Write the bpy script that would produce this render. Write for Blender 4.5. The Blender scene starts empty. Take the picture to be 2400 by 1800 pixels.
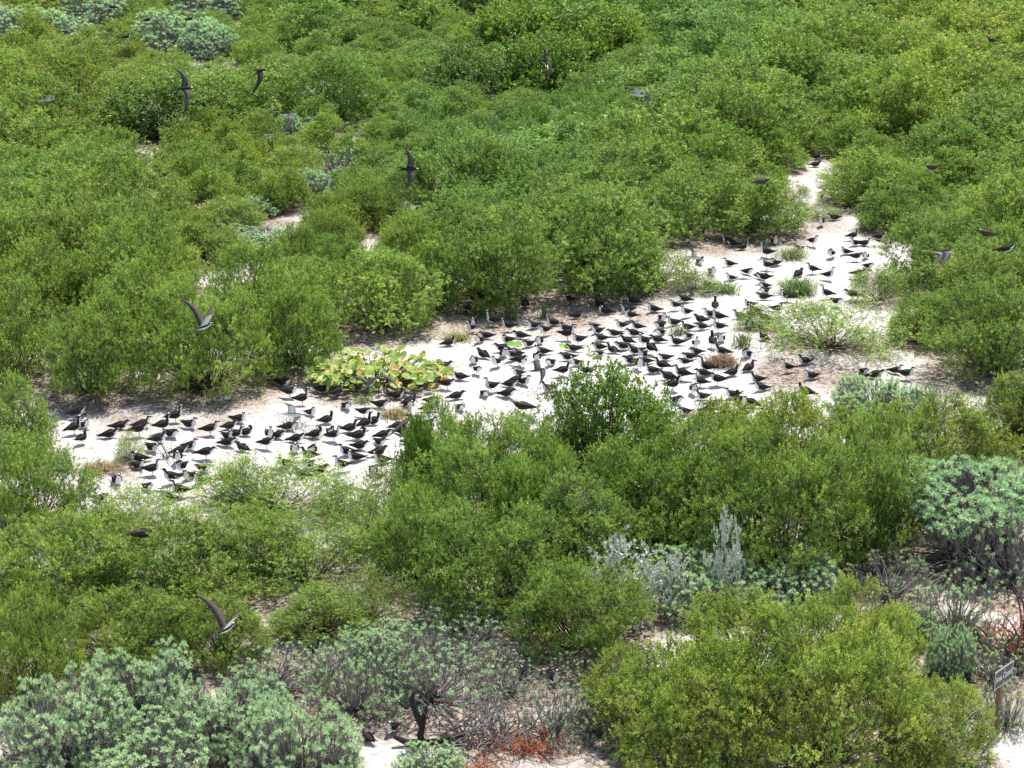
import bpy, math, random
import numpy as np
from mathutils import Vector, Matrix

random.seed(7)
rng = np.random.default_rng(11)
scene = bpy.context.scene
C = scene.collection
PI = math.pi

# ---------------------------------------------------------------- camera
F, CX, CY = 5000.0, 1200.0, 900.0          # the photograph's pixels
CAM_H = 12.8
PITCH = math.atan(0.32)
cam_d = bpy.data.cameras.new("camera")
cam_d.sensor_width = 36.0
cam_d.lens = 36.0 * F / 2400.0
cam_d.clip_start = 0.5
cam_d.clip_end = 3000
cam = bpy.data.objects.new("camera", cam_d)
cam.location = (0, 0, CAM_H)
cam.rotation_euler = (PI / 2 - PITCH, 0, 0)
C.objects.link(cam)
scene.camera = cam

# ---------------------------------------------------------------- light
SUN_EL, SUN_AZ = math.radians(66), math.radians(28)
world = bpy.data.worlds.new("World")
scene.world = world
world.use_nodes = True
wn = world.node_tree.nodes
sky = wn.new('ShaderNodeTexSky')
sky.sky_type = 'NISHITA'
sky.sun_disc = False
sky.sun_elevation = SUN_EL
sky.sun_rotation = SUN_AZ
world.node_tree.links.new(sky.outputs[0], wn['Background'].inputs[0])
wn['Background'].inputs[1].default_value = 0.15
sl = bpy.data.lights.new("sun", 'SUN')
sl.energy = 4.6
sl.angle = math.radians(0.53)
sl.color = (1.0, 0.96, 0.9)
so = bpy.data.objects.new("sun", sl)
sd = Vector((math.sin(SUN_AZ) * math.cos(SUN_EL), math.cos(SUN_AZ) * math.cos(SUN_EL), math.sin(SUN_EL)))
so.rotation_euler = sd.to_track_quat('Z', 'Y').to_euler()
so.location = sd * 60
C.objects.link(so)
scene.view_settings.view_transform = 'Standard'
scene.view_settings.look = 'None'
scene.view_settings.exposure = 0.52
scene.view_settings.gamma = 1
scene.cycles.max_bounces = 7
scene.cycles.diffuse_bounces = 4
scene.cycles.transmission_bounces = 4

# ---------------------------------------------------------------- helpers
cp, sp_ = math.cos(PITCH), math.sin(PITCH)


def ray(px, py):
    a, b = (px - CX) / F, -(py - CY) / F
    return Vector((a, cp + b * sp_, -sp_ + b * cp))


def G(px, py, z=0.0):
    """world point seen at that pixel of the photograph at height z"""
    d = ray(px, py)
    t = (z - CAM_H) / d.z
    return Vector((d.x * t, d.y * t, z))


def AT(px, py, Y):
    d = ray(px, py)
    t = Y / d.y
    return Vector((d.x * t, Y, CAM_H + d.z * t))


def PX(p):
    """pixel of a world point"""
    x, y, z = p[0], p[1], p[2] - CAM_H
    dep = y * cp - z * sp_
    up = y * sp_ + z * cp
    return CX + F * x / dep, CY - F * up / dep


def ppm(py):
    g = G(CX, py)
    return F / (g.y * cp + CAM_H * sp_)


def tag(o, label=None, cat=None, group=None, kind=None):
    if label: o['label'] = label
    if cat: o['category'] = cat
    if group: o['group'] = group
    if kind: o['kind'] = kind
    return o


def empty(name, loc, rz=0.0):
    o = bpy.data.objects.new(name, None)
    o.empty_display_size = 0.2
    o.location = loc
    o.rotation_euler = (0, 0, rz)
    C.objects.link(o)
    return o


def link(name, me, parent=None):
    o = bpy.data.objects.new(name, me)
    C.objects.link(o)
    if parent: o.parent = parent
    return o


def mesh_np(name, V, Fc, mats, var=None, smooth=False, midx=None):
    """V (n,3); Fc (m,k) all faces of k corners"""
    me = bpy.data.meshes.new(name)
    n, m, k = len(V), len(Fc), Fc.shape[1]
    me.vertices.add(n)
    me.vertices.foreach_set('co', np.ascontiguousarray(V, dtype=np.float32).ravel())
    me.loops.add(m * k)
    me.loops.foreach_set('vertex_index', np.ascontiguousarray(Fc, dtype=np.int32).ravel())
    me.polygons.add(m)
    me.polygons.foreach_set('loop_start', np.arange(0, m * k, k, dtype=np.int32))
    me.polygons.foreach_set('use_smooth', np.full(m, smooth))
    for mt in mats: me.materials.append(mt)
    if midx is not None:
        me.polygons.foreach_set('material_index', np.ascontiguousarray(midx, dtype=np.int32))
    if var is not None:
        at = me.attributes.new('var', 'FLOAT', 'FACE')
        at.data.foreach_set('value', np.ascontiguousarray(var, dtype=np.float32))
    me.update(calc_edges=True)
    me.validate()
    return me


def norm(a):
    return a / np.maximum(np.linalg.norm(a, axis=-1, keepdims=True), 1e-9)


class MB:
    """collects polygons in python"""
    def __init__(s):
        s.v, s.f, s.m = [], [], []

    def add(s, vs, fs, m=0):
        b = len(s.v)
        s.v.extend([tuple(q) for q in vs])
        for f in fs:
            s.f.append(tuple(i + b for i in f))
            s.m.append(m)

    def tube(s, pts, rad, k=5, m=0, cap=True):
        pts = [Vector(p) for p in pts]
        vs, fs = [], []
        n = len(pts)
        for i, p in enumerate(pts):
            t = (pts[min(i + 1, n - 1)] - pts[max(i - 1, 0)])
            if t.length < 1e-9: t = Vector((0, 0, 1))
            t.normalize()
            a = t.cross(Vector((0.13, 0.97, 0.2)))
            if a.length < 0.05: a = t.cross(Vector((1, 0, 0)))
            a.normalize()
            b = t.cross(a)
            r = rad[i] if isinstance(rad, (list, tuple)) else rad
            for j in range(k):
                w = 2 * PI * j / k
                vs.append(p + (a * math.cos(w) + b * math.sin(w)) * r)
        for i in range(n - 1):
            for j in range(k):
                j2 = (j + 1) % k
                fs.append((i * k + j, i * k + j2, (i + 1) * k + j2, (i + 1) * k + j))
        if cap:
            fs.append(tuple(range(k))[::-1])
            fs.append(tuple((n - 1) * k + j for j in range(k)))
        s.add(vs, fs, m)

    def box(s, lo, hi, m=0):
        x0, y0, z0 = lo; x1, y1, z1 = hi
        s.add([(x0, y0, z0), (x1, y0, z0), (x1, y1, z0), (x0, y1, z0), (x0, y0, z1), (x1, y0, z1), (x1, y1, z1), (x0, y1, z1)],
              [(0, 3, 2, 1), (4, 5, 6, 7), (0, 1, 5, 4), (1, 2, 6, 5), (2, 3, 7, 6), (3, 0, 4, 7)], m)

    def mesh(s, name, mats, smooth=False):
        me = bpy.data.meshes.new(name)
        me.from_pydata(s.v, [], s.f)
        for mt in mats: me.materials.append(mt)
        me.polygons.foreach_set('material_index', s.m)
        me.polygons.foreach_set('use_smooth', [smooth] * len(s.f))
        me.update()
        return me


# ---------------------------------------------------------------- materials
def new_mat(name):
    m = bpy.data.materials.new(name)
    m.use_nodes = True
    nt = m.node_tree
    return m, nt, nt.nodes, nt.links, nt.nodes['Principled BSDF']


def simple(name, col, rough=0.7, noise=0.0, nscale=20, spec=0.3, col2=None):
    m, nt, N, L, P = new_mat(name)
    P.inputs['Roughness'].default_value = rough
    P.inputs['Specular IOR Level'].default_value = spec
    if noise or col2:
        tc = N.new('ShaderNodeTexCoord')
        nz = N.new('ShaderNodeTexNoise'); nz.inputs['Scale'].default_value = nscale; nz.inputs['Detail'].default_value = 4
        L.new(tc.outputs['Object'], nz.inputs['Vector'])
        r = N.new('ShaderNodeValToRGB')
        c2 = col2 or tuple(c * (1 - noise) for c in col)
        r.color_ramp.elements[0].position = 0.35; r.color_ramp.elements[0].color = (*c2, 1)
        r.color_ramp.elements[1].position = 0.65; r.color_ramp.elements[1].color = (*col, 1)
        L.new(nz.outputs['Fac'], r.inputs[0]); L.new(r.outputs[0], P.inputs['Base Color'])
    else:
        P.inputs['Base Color'].default_value = (*col, 1)
    return m


def leaf_mat(name, stops, rough=0.5, trans=0.35, spec=0.35):
    m, nt, N, L, P = new_mat(name)
    at = N.new('ShaderNodeAttribute'); at.attribute_name = 'var'
    r = N.new('ShaderNodeValToRGB')
    els = r.color_ramp.elements
    while len(els) < len(stops): els.new(0.5)
    for e, (p, c) in zip(els, stops):
        e.position = p; e.color = (*c, 1)
    L.new(at.outputs['Fac'], r.inputs[0])
    oi = N.new('ShaderNodeObjectInfo')
    mx = N.new('ShaderNodeMix'); mx.data_type = 'RGBA'; mx.blend_type = 'MULTIPLY'
    mx.inputs['Factor'].default_value = 1
    L.new(r.outputs[0], mx.inputs['A']); L.new(oi.outputs['Color'], mx.inputs['B'])
    P.inputs['Roughness'].default_value = rough
    P.inputs['Specular IOR Level'].default_value = spec
    L.new(mx.outputs['Result'], P.inputs['Base Color'])
    tr = N.new('ShaderNodeBsdfTranslucent')
    br = N.new('ShaderNodeMix'); br.data_type = 'RGBA'; br.blend_type = 'MULTIPLY'; br.inputs['Factor'].default_value = 1
    br.inputs['B'].default_value = (1.25, 1.2, 0.7, 1)
    L.new(mx.outputs['Result'], br.inputs['A']); L.new(br.outputs['Result'], tr.inputs['Color'])
    ms = N.new('ShaderNodeMixShader'); ms.inputs[0].default_value = trans
    L.new(P.outputs[0], ms.inputs[1]); L.new(tr.outputs[0], ms.inputs[2])
    L.new(ms.outputs[0], N['Material Output'].inputs['Surface'])
    return m


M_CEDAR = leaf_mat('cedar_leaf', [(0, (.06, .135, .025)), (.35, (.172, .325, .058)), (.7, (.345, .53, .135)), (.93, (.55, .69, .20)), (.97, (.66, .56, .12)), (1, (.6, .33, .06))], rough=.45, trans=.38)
M_BROAD = leaf_mat('broad_leaf', [(0, (.045, .10, .015)), (.5, (.155, .27, .04)), (.9, (.32, .48, .09)), (.97, (.45, .55, .1)), (1, (.65, .28, .05))], rough=.42, trans=.34, spec=.35)
M_LAV = leaf_mat('lavender_leaf', [(0, (.25, .37, .18)), (.5, (.47, .65, .36)), (.9, (.67, .82, .52)), (1, (.75, .75, .4))], rough=.7, trans=.22, spec=.2)
M_SILVER = leaf_mat('silver_leaf', [(0, (.45, .50, .45)), (1, (.82, .85, .80))], rough=.5, trans=.15)
M_DEAD = leaf_mat('dead_leaf', [(0, (.12, .10, .09)), (.6, (.30, .26, .23)), (1, (.5, .44, .38))], rough=.9, trans=.1, spec=.1)
M_GRAPE = leaf_mat('grape_leaf', [(0, (.13, .24, .04)), (.45, (.33, .47, .10)), (.75, (.50, .56, .13)), (.88, (.55, .42, .1)), (1, (.72, .28, .09))], rough=.45, trans=.35)
M_GRASS = leaf_mat('grass_blade', [(0, (.11, .17, .04)), (.6, (.22, .30, .1)), (1, (.48, .42, .22))], rough=.6, trans=.25)
M_LITTER = leaf_mat('litter_leaf', [(0, (.07, .04, .03)), (.5, (.22, .13, .085)), (.85, (.42, .33, .24)), (1, (.5, .16, .07))], rough=.9, trans=0.05, spec=.1)
M_BARK = simple('bark', (.11, .085, .065), .9, .45, 30, .15)
M_GREYWOOD = simple('grey_wood', (.26, .235, .22), .9, .35, 25, .1)
M_RED = simple('red_stem', (.40, .07, .04), .7, 0, 12, .2, col2=(.42, .17, .06))
M_DARKF = simple('dark_feather', (.032, .024, .021), .8, .0, 60, .2, col2=(.018, .014, .013))
M_WHITEF = simple('white_feather', (.78, .79, .80), .8, .06, 50, .2)
M_GREYF = simple('grey_feather', (.30, .28, .27), .8, .2, 50, .2)
M_BROWNF = simple('brown_feather', (.085, .06, .05), .8, .3, 40, .2)
M_WINGF = simple('wing_feather', (.115, .092, .082), .8, .35, 30, .2)
M_BILL = simple('black_bill', (.012, .012, .013), .4)


# ---------------------------------------------------------------- shrub builders
def dome_lumps(n, R, H, inner=0.3, flat=0.0, seed=0):
    r = np.random.default_rng(seed)
    u = r.random(n)
    phi = r.random(n) * 2 * PI
    ct = 0.0 + 1.0 * u ** 1.35                      # cos from the zenith
    st = np.sqrt(1 - ct ** 2)
    rad = np.where(r.random(n) < inner, 0.45 + 0.4 * r.random(n), 0.82 + 0.24 * r.random(n))
    lob = 1 + 0.13 * np.sin(3 * phi + r.random() * 6) + 0.09 * np.sin(5 * phi + r.random() * 6)
    x = R * rad * st * np.cos(phi) * lob
    y = R * rad * st * np.sin(phi) * lob
    z = H * (0.10 + 0.90 * ct ** (1 - flat)) * (0.8 + 0.25 * (rad - 0.45))
    c = np.stack([x, y, z], 1)
    nrm = norm(np.stack([st * np.cos(phi), st * np.sin(phi), ct + 0.25], 1))
    return c, nrm, r


def lobe_lumps(n, R, H, nlobe=15, seed=0, flat=0.0, low=.35):
    """clumps of foliage gathered in uneven lobes, with clefts between them"""
    r = np.random.default_rng(seed)
    phi = np.arange(nlobe) * 2.39996 + r.normal(0, .35, nlobe)
    k = (np.arange(nlobe) + .5) / nlobe
    ct = np.clip(1 - k ** (.9) * 1.02 + r.normal(0, .06, nlobe), 0, 1)
    st = np.sqrt(1 - ct ** 2)
    lr = R * r.uniform(.26, .46, nlobe)
    rad = (R - lr * .7) * r.uniform(.82, 1.12, nlobe)
    cz = H * (.16 + .66 * ct ** (1 - flat)) * r.uniform(.8, 1.16, nlobe)
    LC = np.stack([rad * st * np.cos(phi), rad * st * np.sin(phi), cz], 1)
    w = lr ** 2; w /= w.sum()
    li = r.choice(nlobe, n, p=w)
    d = norm(r.normal(0, 1, (n, 3)) + np.array([0, 0, .35]))
    out = norm(LC * np.array([1, 1, .6]) + 1e-6)[li]
    d = np.where(((d * out).sum(1) < -.35)[:, None], d * -1, d)
    rr = lr[li] * np.where(r.random(n) < .2, r.uniform(.4, .8, n), r.uniform(.85, 1.15, n))
    c = LC[li] + d * rr[:, None] * np.array([1, 1, .8])
    c[:, 2] = np.where(c[:, 2] < .08, .08 + r.random(n) * .2, c[:, 2])
    sk = np.nonzero(r.random(n) < .28)[0]                 # a skirt of foliage near the ground
    a = r.random(len(sk)) * 2 * PI
    q = R * r.uniform(.45, .95, len(sk))
    c[sk] = np.stack([q * np.cos(a), q * np.sin(a), H * r.uniform(.05, .33, len(sk))], 1)
    out[sk] = np.stack([np.cos(a), np.sin(a), np.full(len(sk), .3)], 1)
    ik = np.nonzero((r.random(n) < .12))[0]              # and some in the middle
    a = r.random(len(ik)) * 2 * PI
    q = R * r.uniform(.0, .6, len(ik))
    c[ik] = np.stack([q * np.cos(a), q * np.sin(a), H * r.uniform(.12, .75, len(ik))], 1)
    return c, norm(d + out * .5), r


def leaf_quads(P, D, S, Ln, Wd):
    """diamond leaves: P base, D direction, S side, length, width"""
    L = Ln[:, None]; W = Wd[:, None]
    a = P
    b = P + D * L * .5 + S * W * .5
    c = P + D * L
    d = P + D * L * .5 - S * W * .5
    V = np.stack([a, b, c, d], 1).reshape(-1, 3)
    Fc = np.arange(len(V), dtype=np.int32).reshape(-1, 4)
    return V, Fc


def leaf_hex(P, D, S, Ln, Wd):
    L = Ln[:, None]; W = Wd[:, None]
    q = [P, P + D * L * .25 + S * W * .42, P + D * L * .65 + S * W * .45, P + D * L, P + D * L * .65 - S * W * .45, P + D * L * .25 - S * W * .42]
    V = np.stack(q, 1).reshape(-1, 3)
    Fc = np.arange(len(V), dtype=np.int32).reshape(-1, 6)
    return V, Fc


def prisms(A, B, ra, rb):
    """3-sided twigs from A to B"""
    t = norm(B - A)
    h = np.where(np.abs(t[:, 2:3]) > .8, np.array([[1., 0, 0]]), np.array([[0, 0, 1.]]))
    u = norm(np.cross(t, h)); v = np.cross(t, u)
    ring = []
    for c, rr in ((A, ra), (B, rb)):
        for k in range(3):
            w = 2 * PI * k / 3
            ring.append(c + (u * math.cos(w) + v * math.sin(w)) * rr[:, None])
    V = np.stack(ring, 1).reshape(-1, 3)
    b = np.arange(len(A))[:, None] * 6
    Fc = np.concatenate([b + np.array([[k, (k + 1) % 3, 3 + (k + 1) % 3, 3 + k]]) for k in range(3)], 0).astype(np.int32)
    return V, Fc


def branch_mesh(name, tips, tw_a, tw_b, mat, r0=.028, seed=0, twig_r=.004):
    """main limbs from the base to the lumps, then twigs"""
    r = random.Random(seed)
    A, B, RA, RB = [], [], [], []
    nm = 7
    mains = []
    for i in range(nm):
        w = 2 * PI * i / nm + r.uniform(-.3, .3)
        mains.append(Vector((math.cos(w) * .06, math.sin(w) * .06, 0)))
    for t in tips:
        t = Vector(t)
        m = min(mains, key=lambda q: (q.normalized() - Vector((t.x, t.y, 0)).normalized()).length + r.uniform(0, .5))
        n = 5
        prev = m.copy()
        for k in range(1, n + 1):
            f = k / n
            q = m.lerp(t, f)
            q.z = m.z + (t.z - m.z) * (f ** 1.25)
            if k < n: q += Vector((r.gauss(0, .035), r.gauss(0, .035), r.gauss(0, .025)))
            A.append(prev); B.append(q)
            RA.append(r0 * (1 - .8 * (k - 1) / n) * .8); RB.append(r0 * (1 - .8 * k / n) * .8)
            prev = q
    A = np.array([list(a) for a in A]); B = np.array([list(b) for b in B])
    RA = np.array(RA); RB = np.array(RB)
    if tw_a is not None:
        A = np.concatenate([A, tw_a]); B = np.concatenate([B, tw_b])
        RA = np.concatenate([RA, np.full(len(tw_a), twig_r)]); RB = np.concatenate([RB, np.full(len(tw_a), twig_r * .5)])
    V, Fc = prisms(A, B, RA, RB)
    return mesh_np(name, V, Fc, [mat])


def proto_cedar(seed, nl=185, tw=20, lv=21, R=1.3, H=1.7, Ll=.037, Wl=.016, mat=M_CEDAR, hexa=False, spread=.10, inner=.3, sparse=0.0, twl=(.08, .24)):
    c, n, r = lobe_lumps(nl, R, H, 15, seed) if nl > 40 else dome_lumps(nl, R, H, inner, seed=seed)
    T = nl * tw
    li = np.repeat(np.arange(nl), tw)
    dirs = norm(n[li] * .6 + np.array([0, 0, .4]) + r.normal(0, .62, (T, 3)))
    base = c[li] + r.normal(0, spread, (T, 3)) * np.array([1, 1, .75])
    base[:, 2] = np.maximum(base[:, 2], .05)
    tl = r.uniform(*twl, T)
    tip = base + dirs * tl[:, None]
    K = T * lv
    ti = np.repeat(np.arange(T), lv)
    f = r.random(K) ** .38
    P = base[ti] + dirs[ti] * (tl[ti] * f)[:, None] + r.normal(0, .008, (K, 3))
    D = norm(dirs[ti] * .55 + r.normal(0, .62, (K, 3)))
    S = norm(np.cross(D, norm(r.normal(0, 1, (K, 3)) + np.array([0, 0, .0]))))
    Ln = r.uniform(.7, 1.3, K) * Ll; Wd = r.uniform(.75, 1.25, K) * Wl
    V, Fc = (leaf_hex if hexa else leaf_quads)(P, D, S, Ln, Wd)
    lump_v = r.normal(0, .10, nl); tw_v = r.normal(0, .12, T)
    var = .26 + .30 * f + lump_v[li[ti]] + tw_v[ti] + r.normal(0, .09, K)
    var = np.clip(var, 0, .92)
    sel = r.random(K)
    var = np.where(sel < .03, .96 + .03 * r.random(K), var)
    var = np.where(sel < .006, 1.0, var)
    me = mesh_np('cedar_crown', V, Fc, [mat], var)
    keep = r.random(T) < .45
    bm = branch_mesh('cedar_branches', c[::2], base[keep] - dirs[keep] * .12, tip[keep], M_BARK, r0=.02, seed=seed, twig_r=.0045)
    return me, bm


def proto_broad(seed, nl=110, tw=20, lv=15, R=1.3, H=1.7, orange=.012):
    c, n, r = lobe_lumps(nl, R, H, 12, seed)
    T = nl * tw
    li = np.repeat(np.arange(nl), tw)
    dirs = norm(n[li] * .5 + np.array([0, 0, .6]) + r.normal(0, .5, (T, 3)))
    base = c[li] + r.normal(0, .16, (T, 3))
    base[:, 2] = np.maximum(base[:, 2], .05)
    tl = r.uniform(.08, .28, T)
    tip = base + dirs * tl[:, None]
    K = T * lv
    ti = np.repeat(np.arange(T), lv)
    f = r.random(K) ** .45
    P = base[ti] + dirs[ti] * (tl[ti] * f)[:, None] + r.normal(0, .01, (K, 3))
    D = norm(dirs[ti] * .5 + r.normal(0, .65, (K, 3)))
    S = norm(np.cross(D, norm(r.normal(0, .6, (K, 3)) + np.array([0, 0, 1.]))))
    V, Fc = leaf_hex(P, D, S, r.uniform(.045, .085, K), r.uniform(.022, .036, K))
    lump_v = r.normal(0, .1, nl)
    var = np.clip(.3 + .35 * f + lump_v[li[ti]] + r.normal(0, .16, K), 0, .9)
    sel = r.random(K)
    var = np.where(sel < .02, .96, var)
    var = np.where(sel < orange, 1.0, var)
    me = mesh_np('broad_crown', V, Fc, [M_BROAD], var)
    keep = r.random(T) < .5
    bm = branch_mesh('broad_branches', c, base[keep] - dirs[keep] * .12, tip[keep], M_BARK, seed=seed)
    return me, bm


def proto_lav(seed, nr=800, R=1.3, H=1.1, lv=38, flat=.35, dead=.6, Ll=.064, mat=M_LAV, dome=False):
    """rosettes of narrow silvery leaves on grey stems with withered leaves below"""
    c, n, r = lobe_lumps(nr, R, H, 13, seed, flat)
    if dome:
        c, n, r = dome_lumps(nr, R, H, .0, .45, seed)
        c[:, 2] = H * .55 + .45 * c[:, 2] + .06 * np.sin(c[:, 0] * 5) + .05 * np.cos(c[:, 1] * 6 + 1) + r.normal(0, .035, nr)
    ax = norm(n * .5 + np.array([0, 0, .7]) + r.normal(0, .2, (nr, 3)))
    K = nr * lv
    ti = np.repeat(np.arange(nr), lv)
    D = norm(ax[ti] * r.uniform(-.1, 1.2, K)[:, None] + r.normal(0, .62, (K, 3)))
    low = (D * ax[ti]).sum(1) < -.25
    D[low] = norm(D[low] + ax[ti][low] * .8)
    P = c[ti] + r.normal(0, .012, (K, 3))
    S = norm(np.cross(D, ax[ti] + r.normal(0, .3, (K, 3))))
    V, Fc = leaf_quads(P, D, S, r.uniform(.7, 1.2, K) * Ll, r.uniform(.009, .015, K))
    rv = r.normal(0, .13, nr)
    var = np.clip(.5 + rv[ti] + r.normal(0, .15, K), 0, .93)
    var = np.where(r.random(K) < .03, 1, var)
    crown = mesh_np('rosette_crown', V, Fc, [mat], var)
    # withered leaves hanging along the stems
    nd = int(nr * dead)
    di = r.integers(0, nr, nd)
    Kd = nd * 16
    tj = np.repeat(di, 16)
    P = c[tj] - ax[tj] * r.uniform(.05, .22, Kd)[:, None] + r.normal(0, .02, (Kd, 3))
    P[:, 2] = np.maximum(P[:, 2], .03)
    D = norm(r.normal(0, .45, (Kd, 3)) + np.array([0, 0, -.8]))
    S = norm(np.cross(D, r.normal(0, 1, (Kd, 3))))
    V, Fc = leaf_quads(P, D, S, r.uniform(.04, .075, Kd), r.uniform(.008, .014, Kd))
    V[:, 2] = np.maximum(V[:, 2], .01)
    deadm = mesh_np('withered_leaves', V, Fc, [M_DEAD], r.random(Kd))
    sub = c[r.random(nr) < .4]
    bm = branch_mesh('lavender_branches', sub, c - ax * .3, c, M_GREYWOOD, r0=.03, seed=seed, twig_r=.008)
    return crown, bm, deadm


CED = [proto_cedar(s) for s in range(1, 6)]
CEDN = [proto_cedar(s, nl=200, tw=21, lv=20, Ll=.035, Wl=.0145, spread=.09) for s in range(21, 24)]       # for the nearest shrubs
def proto_dome(seed):
    c0, b0, d0 = proto_lav(seed, nr=900, R=1.3, H=1.25, flat=.3, dead=1.3, dome=True)
    return c0, b0, d0


CEDF = [proto_cedar(s, nl=165, tw=20, lv=16, Ll=.048, Wl=.023, spread=.11) for s in range(11, 15)]
CEDS = [proto_cedar(s, nl=115, tw=16, lv=17, spread=.17, inner=.35) for s in range(31, 34)]   # thin ones, sand shows through
BRD = [proto_broad(s) for s in (41, 42, 43)]
LAV = [proto_lav(s) for s in (51, 52)]
LAVG = [proto_lav(s, nr=190, lv=26, flat=.1, dead=2.2, H=1.2) for s in (61, 62)]            # mostly grey
DOME = proto_dome(81)
SIL = proto_cedar(71, nl=22, tw=15, lv=12, R=.6, H=1.2, Ll=.075, Wl=.034, mat=M_SILVER, hexa=True, spread=.14, inner=.6)
SEEN = []          # every shrub placed: (x, y, radius)
PLANTS = []
LIT = []
TALL = []
EXT = {}


def put_shrub(kind, cx, yb, w, yt, label, tone=(1, 1, 1), group=None, rz=None, fast=None):
    g = G(cx, yb)
    s = ppm(yb)
    R = max(.25, w / 2 / s)
    Yc = g.y + R * .7
    top = AT(cx, yt, Yc)
    base = AT(cx, CY, Yc)
    d = ray(cx, CY)
    Xc = (cx - CX) / F * (Yc * cp + (CAM_H - .5) * sp_)
    H = min(3.4, max(.3, top.z))
    return put_world(kind, Xc, Yc, R, H, label, tone, group, rz)


def put_world(kind, X, Y, R, H, label, tone=(1, 1, 1), group=None, rz=None):
    rz = random.uniform(0, 2 * PI) if rz is None else rz
    third = None
    if kind == 'cedar':
        crown, br = random.choice(CEDN if Y < 40 else (CED if Y < 55 else CEDF)); r0, h0 = 1.3, 1.75
        nm, cat = 'bay_cedar_shrub', 'shrub'
    elif kind == 'thin':
        crown, br = random.choice(CEDS); r0, h0 = 1.3, 1.75
        nm, cat = 'bay_cedar_shrub', 'shrub'
    elif kind == 'broad':
        crown, br = random.choice(BRD); r0, h0 = 1.3, 1.75
        nm, cat = 'broadleaf_shrub', 'shrub'
    elif kind == 'lav':
        crown, br, third = random.choice(LAV); r0, h0 = 1.3, 1.15
        nm, cat = 'sea_lavender_shrub', 'shrub'
    elif kind == 'dome':
        crown, br, third = DOME; r0, h0 = 1.3, 1.3
        nm, cat = 'sea_lavender_shrub', 'shrub'
    elif kind == 'grey':
        crown, br, third = random.choice(LAVG); r0, h0 = 1.3, 1.25
        nm, cat = 'sea_lavender_shrub', 'shrub'
    else:
        crown, br = SIL; r0, h0 = .6, 1.25
        nm, cat = 'silver_leaved_shrub', 'shrub'
    if kind in ('cedar', 'thin', 'broad', 'silver'):
        if crown.name not in EXT:
            co = np.empty(len(crown.vertices) * 3, np.float32); crown.vertices.foreach_get('co', co); co = co.reshape(-1, 3)
            EXT[crown.name] = (float(np.percentile(np.hypot(co[:, 0], co[:, 1]), 96)), float(np.percentile(co[:, 2], 99.3)))
        r0, h0 = EXT[crown.name]
    e = empty(nm, (X, Y, 0), rz)
    e.scale = (R / r0, R / r0 * random.uniform(.92, 1.08), H / h0)
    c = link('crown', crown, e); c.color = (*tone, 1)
    link('branches', br, e)
    if third:
        o = link('withered_leaves', third, e); o.color = (1, 1, 1, 1)
    tag(e, label, cat, group)
    SEEN.append((X, Y, R)); LIT.append((X, Y, R, .4 if kind == 'thin' else 1)); PLANTS.append(e); TALL.append((X, Y, R, H))
    return e


def tone(y=0.0, b=1.0, j=.06):
    """y >0 leans yellow-olive, <0 leans blue-green; b brightness"""
    b *= 1 + random.uniform(-j, j)
    return (b * (1.03 + .27 * y), b * (1 + .04 * y), b * (1 - .15 * y + .1 * max(0, -y) * 3))


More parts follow.
